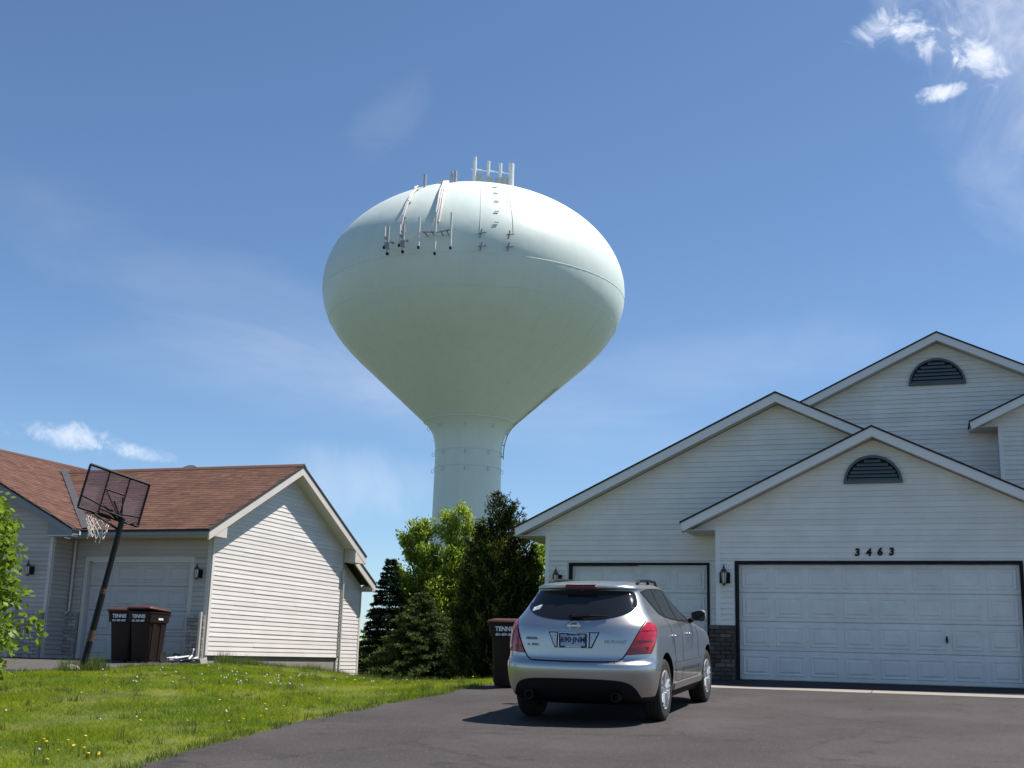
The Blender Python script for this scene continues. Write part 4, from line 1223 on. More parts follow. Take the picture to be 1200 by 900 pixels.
def patch(name, poly, view, m, parent=None, off=0.004, step=0.05, inset=0.012, smooth_=True, sx=1):
    """a piece that lies on the car's skin: outline in (x,z) seen from behind or (y,z) seen from the side"""
    bm = bmesh.new()
    f = bm.faces.new([bm.verts.new((u, 0, v)) for u, v in poly])
    us = [q[0] for q in poly]; vs = [q[1] for q in poly]
    for ax, lo, hi in (((1, 0, 0), min(us), max(us)), ((0, 0, 1), min(vs), max(vs))):
        q = lo + step
        while q < hi - 1e-4:
            bmesh.ops.bisect_plane(bm, geom=bm.verts[:] + bm.edges[:] + bm.faces[:], plane_co=Vector(ax) * q, plane_no=ax)
            q += step
    ok = True
    for v in bm.verts:
        u, w = v.co.x, v.co.z
        if view == 'rear': o, d = Vector((u, -1.5, w)), Vector((0, 1, 0))
        else: o, d = Vector((2.0 * sx, u, w)), Vector((-sx, 0, 0))
        hit, nrm, _, _ = BV.ray_cast(o, d)
        if hit is None:
            hit, nrm, _, _ = BV.find_nearest(o + d * 1.6)
        if nrm.dot(d) > 0: nrm = -nrm
        v.co = hit + nrm * off
    bm.normal_update()
    be = [e for e in bm.edges if e.is_boundary]
    r = bmesh.ops.extrude_edge_only(bm, edges=be)
    dv = Vector((0, inset + off, 0)) if view == 'rear' else Vector((-sx * (inset + off), 0, 0))
    for v in r['geom']:
        if isinstance(v, bmesh.types.BMVert): v.co += dv
    bmesh.ops.recalc_face_normals(bm, faces=bm.faces)
    c = Vector((0, 2.2, 0.9))
    if sum((f.normal.dot(f.calc_center_median() - c)) * f.calc_area() for f in bm.faces) < 0:
        bmesh.ops.reverse_faces(bm, faces=bm.faces)
    me = bpy.data.meshes.new(name); bm.to_mesh(me); bm.free()
    if smooth_:
        me.polygons.foreach_set('use_smooth', [True] * len(me.polygons)); me.set_sharp_from_angle(angle=rad(45))
    me.materials.append(m)
    return link(name, me, parent or car)
def ribbon(pts, w):
    """a thin closed outline along a polyline"""
    L_, R_ = [], []
    for i, q in enumerate(pts):
        a = Vector((*pts[max(i - 1, 0)], 0)); c = Vector((*pts[min(i + 1, len(pts) - 1)], 0))
        t = (c - a).normalized(); nrm = Vector((-t.y, t.x, 0)) * w / 2
        L_.append((q[0] + nrm.x, q[1] + nrm.y)); R_.append((q[0] - nrm.x, q[1] - nrm.y))
    return L_ + R_[::-1]
def mir(p): return p + [(-x, z) for x, z in reversed(p) if abs(x) > 1e-6]
def mirx(p): return [(-x, z) for x, z in p]
def curve(p, n=4):
    """Catmull-Rom through the points of an open outline"""
    out = []
    for i in range(len(p) - 1):
        p0, p1, p2, p3 = (Vector((*p[max(i - 1, 0)], 0)), Vector((*p[i], 0)), Vector((*p[i + 1], 0)), Vector((*p[min(i + 2, len(p) - 1)], 0)))
        for k in range(n):
            t = k / n
            q = 0.5 * ((2 * p1) + (-p0 + p2) * t + (2 * p0 - 5 * p1 + 4 * p2 - p3) * t * t + (-p0 + 3 * p1 - 3 * p2 + p3) * t ** 3)
            out.append((q.x, q.y))
    return out + [p[-1]]
gh_ = curve([(0.0, 1.205), (0.25, 1.212), (0.46, 1.242), (0.60, 1.288), (0.668, 1.345), (0.672, 1.405), (0.648, 1.47), (0.615, 1.535)]) + curve([(0.58, 1.553), (0.3, 1.562), (0.0, 1.565)])
glass = patch('rear_window', gh_ + mirx(gh_)[::-1][1:-1], 'rear', M['glassdark'], off=0.004)
sticker = [(-0.60, 1.30), (-0.50, 1.325), (-0.47, 1.385), (-0.50, 1.375), (-0.59, 1.345)]
M['sticker'] = mat('sticker', (0.50, 0.51, 0.53), 0.6, var=0.35, scale=40)
patch('window_sticker', sticker, 'rear', M['sticker'], glass, off=0.0075, inset=0.001)
tl = curve([(0.815, 1.185), (0.850, 1.178), (0.893, 1.125), (0.908, 1.03), (0.902, 0.93), (0.880, 0.845), (0.862, 0.832)]) + curve([(0.78, 0.822), (0.628, 0.818)], 3) + curve([(0.70, 0.955), (0.765, 1.085), (0.815, 1.185)], 3)[1:-1]
for s_, nm in ((1, tl), (-1, mirx(tl))):
    t_ = patch('tail_light', nm, 'rear', M['tail'], off=0.012, step=0.035, inset=0.03)
    for z0, z1, mm in ((1.085, 1.096, 'clear'), (0.972, 0.982, 'clear')):
        bar = [(0.785 if z0 > 1 else 0.735, z0), (0.885, z0), (0.885, z1), (0.785 if z0 > 1 else 0.735, z1)]
        patch('lens_bar', bar if s_ > 0 else mirx(bar), 'rear', M['tail_dark'], t_, off=0.016, inset=0.003)
    lo = [(0.66, 0.842), (0.845, 0.852), (0.855, 0.90), (0.83, 0.905), (0.685, 0.90)]
    patch('reverse_lens', lo if s_ > 0 else mirx(lo), 'rear', M['tail_dark'], t_, off=0.016, inset=0.003)
rec = [(-0.315, 1.068), (0.315, 1.068), (0.232, 0.885), (-0.232, 0.885)]
ps = patch('plate_surround', rec, 'rear', M['plastic'], off=0.005, step=0.08)
for s_ in (-1, 1):
    rl = [(0.205, 1.056), (0.296, 1.056), (0.224, 0.896), (0.205, 0.896)]
    patch('reversing_light', rl if s_ > 0 else mirx(rl), 'rear', M['clear'], ps, off=0.010, inset=0.004)
patch('plate_backing', [(-0.188, 1.062), (0.188, 1.062), (0.188, 0.890), (-0.188, 0.890)], 'rear', M['alloy'], ps, off=0.0075, inset=0.002)
np_ = patch('number_plate', [(-0.155, 1.054), (0.155, 1.054), (0.155, 0.898), (-0.155, 0.898)], 'rear', M['plate'], off=0.013, step=0.1, inset=0.003)
def rear_text(name, s, size, x, z, m, parent, off=0.02, **kw):
    hit, nrm, _, _ = BV.ray_cast(Vector((x, -1.5, z)), Vector((0, 1, 0)))
    if nrm.y > 0: nrm = -nrm
    xa = Vector((0, 0, 1)).cross(nrm).normalized(); ya = nrm.cross(xa)
    mx = Matrix.Translation(hit + nrm * off) @ Matrix((xa, ya, nrm)).transposed().to_4x4()
    return place_text(name, s, size, m, mx, parent, **kw)
rear_text('plate_lettering', '690·JNM', 0.085, 0.0, 0.975, M['ink'], np_, off=0.016, offset=0.0025)
rear_text('plate_lettering', 'MINNESOTA', 0.028, 0.0, 1.034, M['ink'], np_, off=0.016, offset=0.0012)
bl = MB()
for x0, x1, z0, z1 in ((-0.17, -0.155, 0.895, 1.056), (0.155, 0.17, 0.895, 1.056), (-0.155, -0.06, 1.045, 1.056), (0.06, 0.155, 1.045, 1.056), (-0.155, -0.10, 0.893, 0.905), (0.10, 0.155, 0.893, 0.905)):
    bl.box(x0, x1, 0.075, 0.085, z0, z1)
fr_ = bl.build('plate_frame', M['black'], np_)
emb = MB()
def rear_point(x, z): return BV.ray_cast(Vector((x, -1.5, z)), Vector((0, 1, 0)))[0]
ec = rear_point(0.0, 1.142)
emb.tube([(0.062 * math.cos(a), ec.y - 0.012 + 0.012 * math.sin(a), ec.z + 0.048 * math.sin(a)) for a in np.linspace(0, 2 * math.pi, 25)], 0.009, 6, cap=False)
emb.box(-0.085, 0.085, ec.y - 0.022, ec.y - 0.004, ec.z - 0.011, ec.z + 0.011)
emb.build('emblem', M['alloy'], car)
rear_text('badge', 'MURANO', 0.060, 0.50, 0.962, M['steel'], car, off=0.006, depth=0.003, shear=0.25)
rear_text('badge', 'NISSAN', 0.048, -0.54, 0.985, M['plastic'], car, off=0.006, depth=0.001)
rear_text('badge', 'SL  AWD', 0.040, -0.52, 0.915, M['steel'], car, off=0.006, depth=0.003)
hb = MB(); hb.prism([(-0.20, 0.408, 1.584), (0.20, 0.408, 1.584), (0.185, 0.425, 1.632), (-0.185, 0.425, 1.632)], (0, 0.09, 0), 0.5)
hb.build('high_brake_light', M['tail_dark'], car)
wip = MB()
wp0 = rear_point(0.40, 1.255); wp1 = rear_point(-0.04, 1.245)
wip.tube([wp1 + Vector((0, -0.03, 0)), rear_point(0.18, 1.262) + Vector((0, -0.05, 0)), wp0 + Vector((0, -0.03, 0))], [0.030, 0.018, 0.008], 6)
wip.tube([wp1 + Vector((0, -0.045, -0.005)), wp1 + Vector((0, 0.02, -0.005))], 0.035, 10)
wip.build('rear_wiper', M['black'], car)
val = curve([(-0.78, 0.30), (-0.745, 0.41), (-0.66, 0.490), (-0.47, 0.527), (0.0, 0.537), (0.47, 0.527), (0.66, 0.490), (0.745, 0.41), (0.78, 0.30)]) + [(0.5, 0.25), (-0.5, 0.25)]
patch('bumper_valance', val, 'rear', M['plastic'], off=0.006, inset=0.02)
for x in (-0.53, 0.53):
    e = MB(); e.lathe([(0.052, 0.0), (0.052, 0.22), (0.044, 0.22), (0.044, 0.0), (0.052, 0.0)], (x, 0.03, 0.335), 'Y', 20, cap=False)
    e.build('exhaust_pipe', M['soot'], car, smooth=True, sharp=40)
    e = MB(); e.lathe([(0.044, 0.0), (0.044, 0.01)], (x, 0.12, 0.335), 'Y', 16); e.build('exhaust_bore', M['black'], car)
hs_ = [(-0.805, 1.20), (-0.755, 1.08), (-0.69, 0.94), (-0.61, 0.80), (-0.56, 0.755), (-0.48, 0.735), (0, 0.73), (0.48, 0.735), (0.56, 0.755), (0.61, 0.80), (0.69, 0.94), (0.755, 1.08), (0.805, 1.20)]
patch('tailgate_gap', ribbon(curve(hs_), 0.014), 'rear', M['gap'], off=0.003, step=0.04, inset=0.003)
patch('bumper_gap', ribbon([(0.61, 0.816), (0.88, 0.832)], 0.012), 'rear', M['gap'], off=0.003, inset=0.003)
patch('bumper_gap', ribbon([(-0.61, 0.816), (-0.88, 0.832)], 0.012), 'rear', M['gap'], off=0.003, inset=0.003)
DLO = curve([(0.79, 1.548), (1.2, 1.582), (1.7, 1.588), (2.1, 1.572), (2.42, 1.525), (2.70, 1.43), (2.90, 1.29), (2.98, 1.165)]) + [(2.93, 1.135)] + curve([(2.5, 1.152), (1.95, 1.178), (1.5, 1.215), (1.24, 1.255), (1.15, 1.285)]) + curve([(1.02, 1.38), (0.88, 1.47), (0.80, 1.53)], 3)
Q1 = [(0.85, 1.535), (1.18, 1.565), (1.36, 1.565), (1.36, 1.26), (1.26, 1.275), (1.17, 1.305), (1.05, 1.385), (0.92, 1.475)]
Q2 = [(1.40, 1.566), (1.7, 1.570), (2.0, 1.562), (1.93, 1.197), (1.6, 1.22), (1.40, 1.25)]
Q3 = [(2.07, 1.556), (2.40, 1.510), (2.66, 1.42), (2.85, 1.28), (2.92, 1.17), (2.5, 1.172), (2.0, 1.192)]
for sx in (1, -1):
    ws = patch('window_surround', DLO, 'side', M['plastic'], off=0.003, sx=sx)
    for q in (Q1, Q2, Q3): patch('side_window', q, 'side', M['glassdark'], ws, off=0.006, inset=0.003, sx=sx)
    patch('door_gap', ribbon(curve([(1.32, 1.24), (1.40, 1.05), (1.52, 0.86), (1.58, 0.66), (1.60, 0.47), (1.75, 0.43)]), 0.010), 'side', M['gap'], off=0.002, inset=0.003, sx=sx)
    patch('door_gap', ribbon([(1.98, 1.17), (2.03, 0.95), (2.05, 0.43)], 0.010), 'side', M['gap'], off=0.002, inset=0.003, sx=sx)
    patch('door_gap', ribbon([(2.98, 1.13), (3.08, 0.95), (3.12, 0.43), (1.75, 0.43)], 0.010), 'side', M['gap'], off=0.002, inset=0.003, sx=sx)
    patch('fuel_flap' if sx > 0 else 'fender_gap', ribbon([(0.62, 0.86), (0.82, 1.0), (0.9, 1.1)], 0.006), 'side', M['gap'], off=0.0005, inset=0.003, sx=sx) if sx < 0 else None
    mo = [(1.50, 0.665), (3.30, 0.645), (3.30, 0.585), (1.50, 0.595)]
    patch('side_molding', mo, 'side', M['paint'], off=0.016, inset=0.02, sx=sx)
    patch('molding_gap', ribbon([(1.50, 0.672), (3.30, 0.652)], 0.014), 'side', M['gap'], off=0.003, inset=0.003, sx=sx)
    sill = [(1.50, 0.42), (3.36, 0.42), (3.36, 0.345), (1.50, 0.345)]
    patch('sill', sill, 'side', M['paint'], off=0.03, inset=0.03, sx=sx)
    for yh in (1.47, 2.42):
        h_ = MB(); ph = BV.ray_cast(Vector((2 * sx, yh, 1.0)), Vector((-sx, 0, 0)))[0]
        h_.tube([ph + Vector((0, -0.10, 0)), ph + Vector((sx * 0.04, -0.06, 0.005)), ph + Vector((sx * 0.04, 0.06, 0.005)), ph + Vector((0, 0.10, 0))], 0.016, 8)
        h_.build('door_handle', M['chrome'], car, smooth=True)
    def oval(hw, hh, y, n=24):
        pts = []
        for k in range(n):
            a = 2 * math.pi * k / n; ca, sa = math.cos(a), math.sin(a)
            pts.append((hw * math.copysign(abs(ca) ** 0.62, ca), y, hh * math.copysign(abs(sa) ** 0.62, sa) * (0.85 if ca * sx < 0 else 1.0)))
        return pts
    mi = MB(); secs = [oval(0.085, 0.062, 0.008), oval(0.098, 0.074, 0.0), oval(0.108, 0.083, 0.03), oval(0.102, 0.078, 0.09), oval(0.075, 0.058, 0.14), oval(0.03, 0.025, 0.165)]
    for q in secs: mi.v += q
    mi.val = [0.5] * len(mi.v)
    for i in range(len(secs) - 1):
        for k in range(24): mi.f.append((i * 24 + k, i * 24 + (k + 1) % 24, (i + 1) * 24 + (k + 1) % 24, (i + 1) * 24 + k))
    mi.f.append(tuple(range(24))); mi.f.append(tuple(5 * 24 + k for k in range(24)))
    mo_ = mi.build('side_mirror', M['paint'], car, smooth=True, sharp=40)
    mo_.location = (sx * 1.01, 2.70, 1.235)
    g_ = MB(); q = oval(0.088, 0.065, -0.004); g_.prism(q, (0, 0.006, 0), 0.5); go = g_.build('mirror_glass', M['glassdark'], mo_)
    a_ = MB(); a_.tube([(sx * 0.84, 2.82, 1.16), (sx * 0.94, 2.80, 1.19)], 0.03, 8); a_.build('mirror_arm', M['black'], car)
    rr_ = MB()
    up_ = [BV.ray_cast(Vector((sx * x_, y_, 3)), Vector((0, 0, -1)))[0] for x_, y_ in ((0.57, 0.95), (0.57, 1.15), (0.565, 1.6), (0.555, 2.05), (0.535, 2.25))]
    rr_.tube([up_[0], up_[1] + Vector((0, 0, 0.05)), up_[2] + Vector((0, 0, 0.055)), up_[3] + Vector((0, 0, 0.05)), up_[4]], 0.018, 8)
    rr_.tube([up_[2], up_[2] + Vector((0, 0, 0.05))], 0.02, 6)
    rr_.build('roof_rail', M['black'], car, smooth=True)
wsx = [(-0.70, 1.17), (0.70, 1.17), (0.60, 1.53), (-0.60, 1.53)]
bmw = bmesh.new()
vv_ = []
for x_, z_ in wsx:
    hit = BV.ray_cast(Vector((x_, 6.0, z_)), Vector((0, -1, 0)))[0]
    vv_.append(bmw.verts.new(hit + Vector((0, 0.02, 0.012))))
bmw.faces.new(vv_); me = bpy.data.meshes.new('windscreen'); bmw.to_mesh(me); bmw.free(); me.materials.append(M['glassdark']); link('windscreen', me, car)
for sx in (-1, 1):
    for ya in (1.02, 3.85):
        w_ = bpy.data.objects.new('wheel', None); COL.objects.link(w_); w_.parent = car; w_.location = (sx * 0.80, ya, 0.368); w_.empty_display_size = 0.1
        prof = [(0.235, -0.105), (0.30, -0.115), (0.345, -0.112), (0.366, -0.09), (0.372, -0.05), (0.374, 0.0), (0.372, 0.05), (0.366, 0.09), (0.345, 0.112), (0.30, 0.115), (0.235, 0.105)]
        t_ = MB(); t_.lathe(prof, (0, 0, 0), 'X', 48, cap=False)
        for k in range(3):      # circumferential tread grooves stand proud between them
            t_.lathe([(0.3735, -0.062 + k * 0.045), (0.3765, -0.058 + k * 0.045), (0.3765, -0.028 + k * 0.045), (0.3735, -0.024 + k * 0.045)], (0, 0, 0), 'X', 48, cap=False)
        t_.build('tyre', M['rubber'], w_, smooth=True, sharp=50)
        r_ = MB()
        r_.lathe([(0.238, sx * 0.10), (0.236, sx * 0.112), (0.222, sx * 0.108), (0.212, sx * 0.06), (0.20, -sx * 0.06), (0.20, -sx * 0.10)], (0, 0, 0), 'X', 40, cap=False)
        r_.lathe([(0.001, sx * 0.094), (0.035, sx * 0.094), (0.062, sx * 0.080), (0.07, sx * 0.04)], (0, 0, 0), 'X', 20, cap=False)
        for k in range(5):
            for dth in (-0.17, 0.17):
                th = 2 * math.pi * (k + 0.25) / 5
                a0, a1 = th + dth * 0.9, th + dth
                p0 = Vector((sx * 0.078, 0.05 * math.cos(a0), 0.05 * math.sin(a0)))
                pm = Vector((sx * 0.092, 0.14 * math.cos(a1), 0.14 * math.sin(a1)))
                p1 = Vector((sx * 0.094, 0.22 * math.cos(a1), 0.22 * math.sin(a1)))
                r_.tube([p0, pm, p1], [0.030, 0.026, 0.032], 6)
        r_.build('rim', M['alloy'], w_, smooth=True, sharp=50)
        d_ = MB(); d_.lathe([(0.001, sx * 0.0), (0.20, sx * 0.0)], (0, 0, 0), 'X', 24, cap=False); d_.build('brake_disc', M['plastic'], w_)
u_ = MB(); u_.box(-0.62, 0.62, 0.5, 4.2, 0.21, 0.219); u_.box(-0.5, 0.5, 0.92, 1.12, 0.20, 0.30)
u_.build('underbody', M['plastic'], car)

# ------------------------------------------------------------------ refuse bins
def make_bin(loc, rz, label, lid_tilt=0.0):
    t = thing('refuse_bin', loc, label, 'bin', 'brown wheeled refuse bins', world_parts=False)
    b = MB()
    def ringz(w, d0, d1, z, r=0.05):
        pts = []
        for cx, cy, a0 in ((w - r, d1 - r, 0), (-w + r, d1 - r, 90), (-w + r, d0 + r, 180), (w - r, d0 + r, 270)):
            for k in range(4):
                a = rad(a0 + k * 30); pts.append((cx + r * math.cos(a), cy + r * math.sin(a), z))
        return pts
    rs = [ringz(0.205, -0.19, 0.27, 0.02), ringz(0.21, -0.2, 0.28, 0.06), ringz(0.245, -0.27, 0.31, 0.80), ringz(0.275, -0.31, 0.335, 0.81), ringz(0.285, -0.325, 0.345, 0.99), ringz(0.295, -0.335, 0.36, 0.995), ringz(0.295, -0.335, 0.36, 1.02)]
    for q in rs: b.v += q
    b.val = [0.5] * len(b.v); n = 16
    for i in range(len(rs) - 1):
        for k in range(n): b.f.append((i * n + k, i * n + (k + 1) % n, (i + 1) * n + (k + 1) % n, (i + 1) * n + k))
    b.f.append(tuple(reversed(range(n)))); b.f.append(tuple((len(rs) - 1) * n + k for k in range(n)))
    b.build('bin_body', M['bin'], t, smooth=True, sharp=35)
    l = MB()
    ls = [ringz(0.30, -0.36, 0.36, 0.0), ringz(0.31, -0.375, 0.37, 0.02), ringz(0.30, -0.36, 0.36, 0.045, 0.07), ringz(0.22, -0.25, 0.30, 0.075, 0.08)]
    for q in ls: l.v += q
    l.val = [0.5] * len(l.v)
    for i in range(len(ls) - 1):
        for k in range(n): l.f.append((i * n + k, i * n + (k + 1) % n, (i + 1) * n + (k + 1) % n, (i + 1) * n + k))
    l.f.append(tuple(reversed(range(n)))); l.f.append(tuple((len(ls) - 1) * n + k for k in range(n)))
    lo = l.build('lid', M['binlid'], t, smooth=True, sharp=35)
    for v in lo.data.vertices: v.co.y -= 0.36
    lo.location = (0, 0.36, 1.022); lo.rotation_euler = (rad(-lid_tilt), 0, 0)
    for sx in (-1, 1):
        for y0 in (-0.16, 0.10):
            r = MB(); r.prism([(sx * 0.208, y0, 0.07), (sx * 0.208, y0 + 0.09, 0.07), (sx * 0.246, y0 + 0.11, 0.79), (sx * 0.246, y0 - 0.01, 0.79)], (sx * 0.014, 0, 0), 0.5)
            r.build('side_rib', M['bin'], t)
        w = MB(); w.lathe([(0.04, -0.025), (0.12, -0.03), (0.12, 0.03), (0.04, 0.025)], (sx * 0.19, 0.30, 0.121), 'X', 20); w.build('wheel', M['rubber'], t)
    h = MB(); h.tube([(-0.24, 0.35, 0.94), (-0.24, 0.42, 0.97), (0.24, 0.42, 0.97), (0.24, 0.35, 0.94)], 0.016, 8); h.build('handle', M['bin'], t)
    place_text('lettering', 'TENNIS', 0.098, M['white'], frame_xz(Vector((0, -0.330, 0.925))), t, offset=0.004)
    place_text('lettering', '651-459-1887', 0.056, M['white'], frame_xz(Vector((0, -0.329, 0.835))), t, offset=0.0025)
    s = MB(); s.box(0.2865, 0.2885, -0.05, 0.10, 0.86, 0.90); s.build('side_sticker', M['white'], t)
    t.rotation_euler = (0, 0, rz)
    return t
def gz(x, y, d=0.012): return float(ground_z(x, y)) + d
make_bin((-16.00, 21.35, gz(-16.00, 21.35)), rad(3), 'brown bin with a domed red lid, hindmost of the pair by the cream garage door')
make_bin((-15.46, 21.30, gz(-15.46, 21.30)), rad(-2), 'brown bin with sunlit right side beside another bin at the cream garage door', 4)
make_bin((-6.72, 19.05, drive_z(0, 19.05) + 0.012), rad(4), 'brown bin half hidden behind the silver car, under the dark evergreen')

# ------------------------------------------------------------------ basketball hoop
HK = 1.0714
def hv(*q): return Vector((q[0] * HK, q[1] * HK, EYE + (q[2] - EYE) * HK))
hoop = thing('basketball_hoop', (-14.02, 17.597, gz(-14.02, 17.6, 0)), 'leaning black basketball hoop with a torn white net on the lawn edge', 'basketball hoop')
P0, P1 = hv(-13.109, 16.406, -0.18), hv(-12.794, 16.652, 2.357)
mid = P0.lerp(P1, 0.52)
b = MB(); b.tube([P0, mid], 0.056, 14); pl_ = b.build('pole', M['pole'], hoop, smooth=True, sharp=40)
b = MB(); b.tube([mid - (P1 - P0).normalized() * 0.03, P1 + (P1 - P0).normalized() * 0.04], 0.050, 14); b.build('pole_top', M['pole'], hoop, smooth=True, sharp=40)
for f0, f1 in ((0.52, 0.555), (0.22, 0.29)):
    b = MB(); b.tube([P0.lerp(P1, f0), P0.lerp(P1, f1)], 0.0575, 14); b.build('rust_patch', M['rust'], hoop, smooth=True, sharp=40)
TL_, TR_, BR_, BL_ = hv(-13.193, 16.209, 3.248), hv(-12.609, 17.043, 3.011), hv(-12.713, 16.965, 2.305), hv(-13.293, 16.128, 2.529)
BLc = BL_; TRc = TR_; BRc = BL_ + (TR_ - TL_)
def bd(u, v, off=0.0):
    p = TL_.lerp(TR_, u).lerp(BLc.lerp(BRc, u), v)
    nrm = (TR_ - TL_).cross(BL_ - TL_).normalized()
    if nrm.dot(Vector((-13.8, 17.7, 2.5))) < 0: nrm = -nrm      # points away from the camera
    return p + nrm * off
m, nt, bb = new_mat('smoked_acrylic')
bb.inputs['Base Color'].default_value = (0.42, 0.38, 0.42, 1); bb.inputs['Roughness'].default_value = 0.25
tb = nn(nt, 'ShaderNodeBsdfTransparent'); tb.inputs[0].default_value = (0.86, 0.82, 0.88, 1)
ms = nn(nt, 'ShaderNodeMixShader'); ms.inputs[0].default_value = 0.80
nt.links.new(bb.outputs[0], ms.inputs[1]); nt.links.new(tb.outputs[0], ms.inputs[2]); nt.links.new(ms.outputs[0], nt.nodes['Material Output'].inputs[0])
b = MB(); b.prism([bd(0.01, 0.01, 0.006), bd(0.99, 0.01, 0.006), bd(0.99, 0.99, 0.006), bd(0.01, 0.99, 0.006)], bd(0, 0, 0.012) - bd(0, 0, 0), 0.5)
board = b.build('backboard', m, hoop)
b = MB()
R_ = 0.022
for q in ([(0, 0), (1, 0)], [(0, 1), (1, 1)], [(0, 0), (0, 1)], [(1, 0), (1, 1)]):
    b.tube([bd(*q[0], -0.012), bd(*q[1], -0.012)], 0.026, 4)
for q in ([(0.33, 0), (0.33, 1)], [(0.67, 0), (0.67, 1)], [(0.33, 0.42), (0.67, 0.42)], [(0.0, 0.72), (0.33, 0.80), (0.55, 0.85)], [(0.60, 0.88), (1.0, 0.78)]):
    b.tube([bd(*k_, -0.018) for k_ in q], 0.017, 4)
b.build('frame', M['black'], board)
b = MB()
top = P1 + (P1 - P0).normalized() * 0.03
for u, v, rr_ in ((0.36, 0.45, 0.012), (0.64, 0.48, 0.012), (0.45, 0.85, 0.024), (0.62, 0.88, 0.024), (0.33, 0.88, 0.018), (0.52, 0.62, 0.016)):
    b.tube([top + Vector((random.uniform(-.04, .04), 0, random.uniform(-0.1, 0.02))), bd(u, v, -0.02)], rr_, 6)
b.build('bracket', M['black'], hoop)
b = MB(); b.tube([P1 + Vector((-0.05, -0.03, -0.16)), bd(0.30, 1.05, -0.03), bd(0.22, 0.98, 0.02)], 0.022, 6); b.tube([P1 + Vector((0.02, 0, -0.10)), bd(0.95, 0.90, -0.02)], 0.012, 5); b.build('spring_arm', M['black'], hoop)
n_ = (bd(0, 0, 1) - bd(0, 0, 0)); e1_ = (TR_ - TL_).normalized(); rr0 = 0.225
up_b = (TL_ - BL_).normalized()
ax1 = (n_ - up_b * n_.dot(up_b)).normalized()
RCc = bd(0.43, 1.02, 0.0) + ax1 * (0.10 + rr0)
ring_pts = [RCc + (ax1 * math.cos(a) + e1_ * math.sin(a)) * rr0 for a in np.linspace(0, 2 * math.pi, 33)]
b = MB(); b.tube(ring_pts, 0.011, 6, cap=False); b.tube([bd(0.39, 0.98, 0.02), RCc - ax1 * rr0 + e1_ * 0.06], 0.014, 5); b.tube([bd(0.47, 0.98, 0.02), RCc - ax1 * rr0 - e1_ * 0.06], 0.014, 5)
b.build('rim', M['black'], hoop, smooth=True)
b = MB(); NS = 12; rows = 6
def np2(k, r):
    a = 2 * math.pi * (k + 0.5 * (r % 2)) / NS
    rad_ = rr0 * (1 - 0.075 * r - (0.02 if r > 3 else 0))
    c_ = RCc - Vector((0, 0, 0.075 * r)) + Vector((0.006 * r, -0.006 * r, 0))
    q = c_ + (ax1 * math.cos(a) + e1_ * math.sin(a)) * rad_ * (1 if r else 1)
    return q + Vector((random.uniform(-.008, .008), random.uniform(-.008, .008), random.uniform(-.012, .012))) * (1 if r else 0)
grid_ = [[np2(k, r) for k in range(NS)] for r in range(rows)]
for r in range(rows - 1):
    for k in range(NS):
        if r >= 2 and k in (3, 4) and random.random() < 0.8: continue
        k2 = k - 1 if r % 2 == 0 else k + 1
        b.tube([grid_[r][k], grid_[r + 1][k]], 0.0062, 4, cap=False)
        b.tube([grid_[r][k], grid_[r + 1][k2 % NS]], 0.0062, 4, cap=False)
for k in (0, 1, 9): b.tube([grid_[-1][k], grid_[-1][k] - Vector((0.01, 0, 0.07))], 0.012, 4)
b.build('net', M['net'], hoop)
def rock(name, loc, size, m, label, cat):
    bm = bmesh.new(); bmesh.ops.create_icosphere(bm, subdivisions=2, radius=1)
    for v in bm.verts:
        k_ = 1 + 0.16 * math.sin(v.co.x * 4.1 + loc[0]) * math.cos(v.co.y * 3.7 + loc[1]) + random.uniform(-0.05, 0.05)
        v.co = Vector((v.co.x * size[0], v.co.y * size[1], v.co.z * size[2])) * k_
    me = bpy.data.meshes.new(name); bm.to_mesh(me); bm.free(); me.materials.append(m)
    o = link(name, me); o.location = loc
    return tag(o, label, cat)
rock('stone', (-14.05, 17.32, gz(-14.05, 17.3) + 0.04), (0.14, 0.11, 0.08), M['concrete'], 'pale stone in the tufted grass at the foot of the hoop pole', 'stone')
sb = MB(); sb.prism([(-14.98, 22.18, 0), (-14.70, 22.18, 0), (-14.74, 22.20, 0.11), (-14.96, 22.20, 0.12)], (0, 0.26, 0), 0.5)
o = sb.build('paving_block', M['concrete']); o.location = (0, 0, gz(-14.84, 22.3) - 0.02)
tag(o, 'pale concrete block on the grass at the sunlit corner of the garage', 'block')
# small bicycle lying on its side by the brick pier
bk = thing('bicycle', (-15.22, 22.0, gz(-15.2, 22.0)), 'small white bicycle lying on the ground beside the brick pier', 'bicycle', world_parts=False)
for x in (-0.30, 0.30):
    w = MB(); w.tube([(x + 0.17 * math.cos(a), 0.17 * math.sin(a), 0.06 + 0.03 * math.cos(a)) for a in np.linspace(0, 2 * math.pi, 25)], 0.02, 6, cap=False); wo_ = w.build('wheel', M['rubber'], bk, smooth=True)
    w = MB()
    for k in range(8):
        a = math.pi * k / 8; w.tube([(x + 0.16 * math.cos(a), 0.16 * math.sin(a), 0.06), (x - 0.16 * math.cos(a), -0.16 * math.sin(a), 0.06)], 0.003, 4)
    w.build('spokes', M['alloy'], wo_)
w = MB()
for p, q in (((-0.30, 0, 0.08), (-0.08, 0.22, 0.12)), ((-0.08, 0.22, 0.12), (0.22, 0.20, 0.15)), ((0.22, 0.20, 0.15), (0.02, -0.02, 0.10)), ((0.02, -0.02, 0.10), (-0.30, 0, 0.08)), ((0.02, -0.02, 0.10), (-0.1, 0.28, 0.13)), ((0.24, 0.30, 0.16), (0.30, 0, 0.09))):
    w.tube([p, q], 0.019, 6)
w.build('bicycle_frame', M['white'], bk)
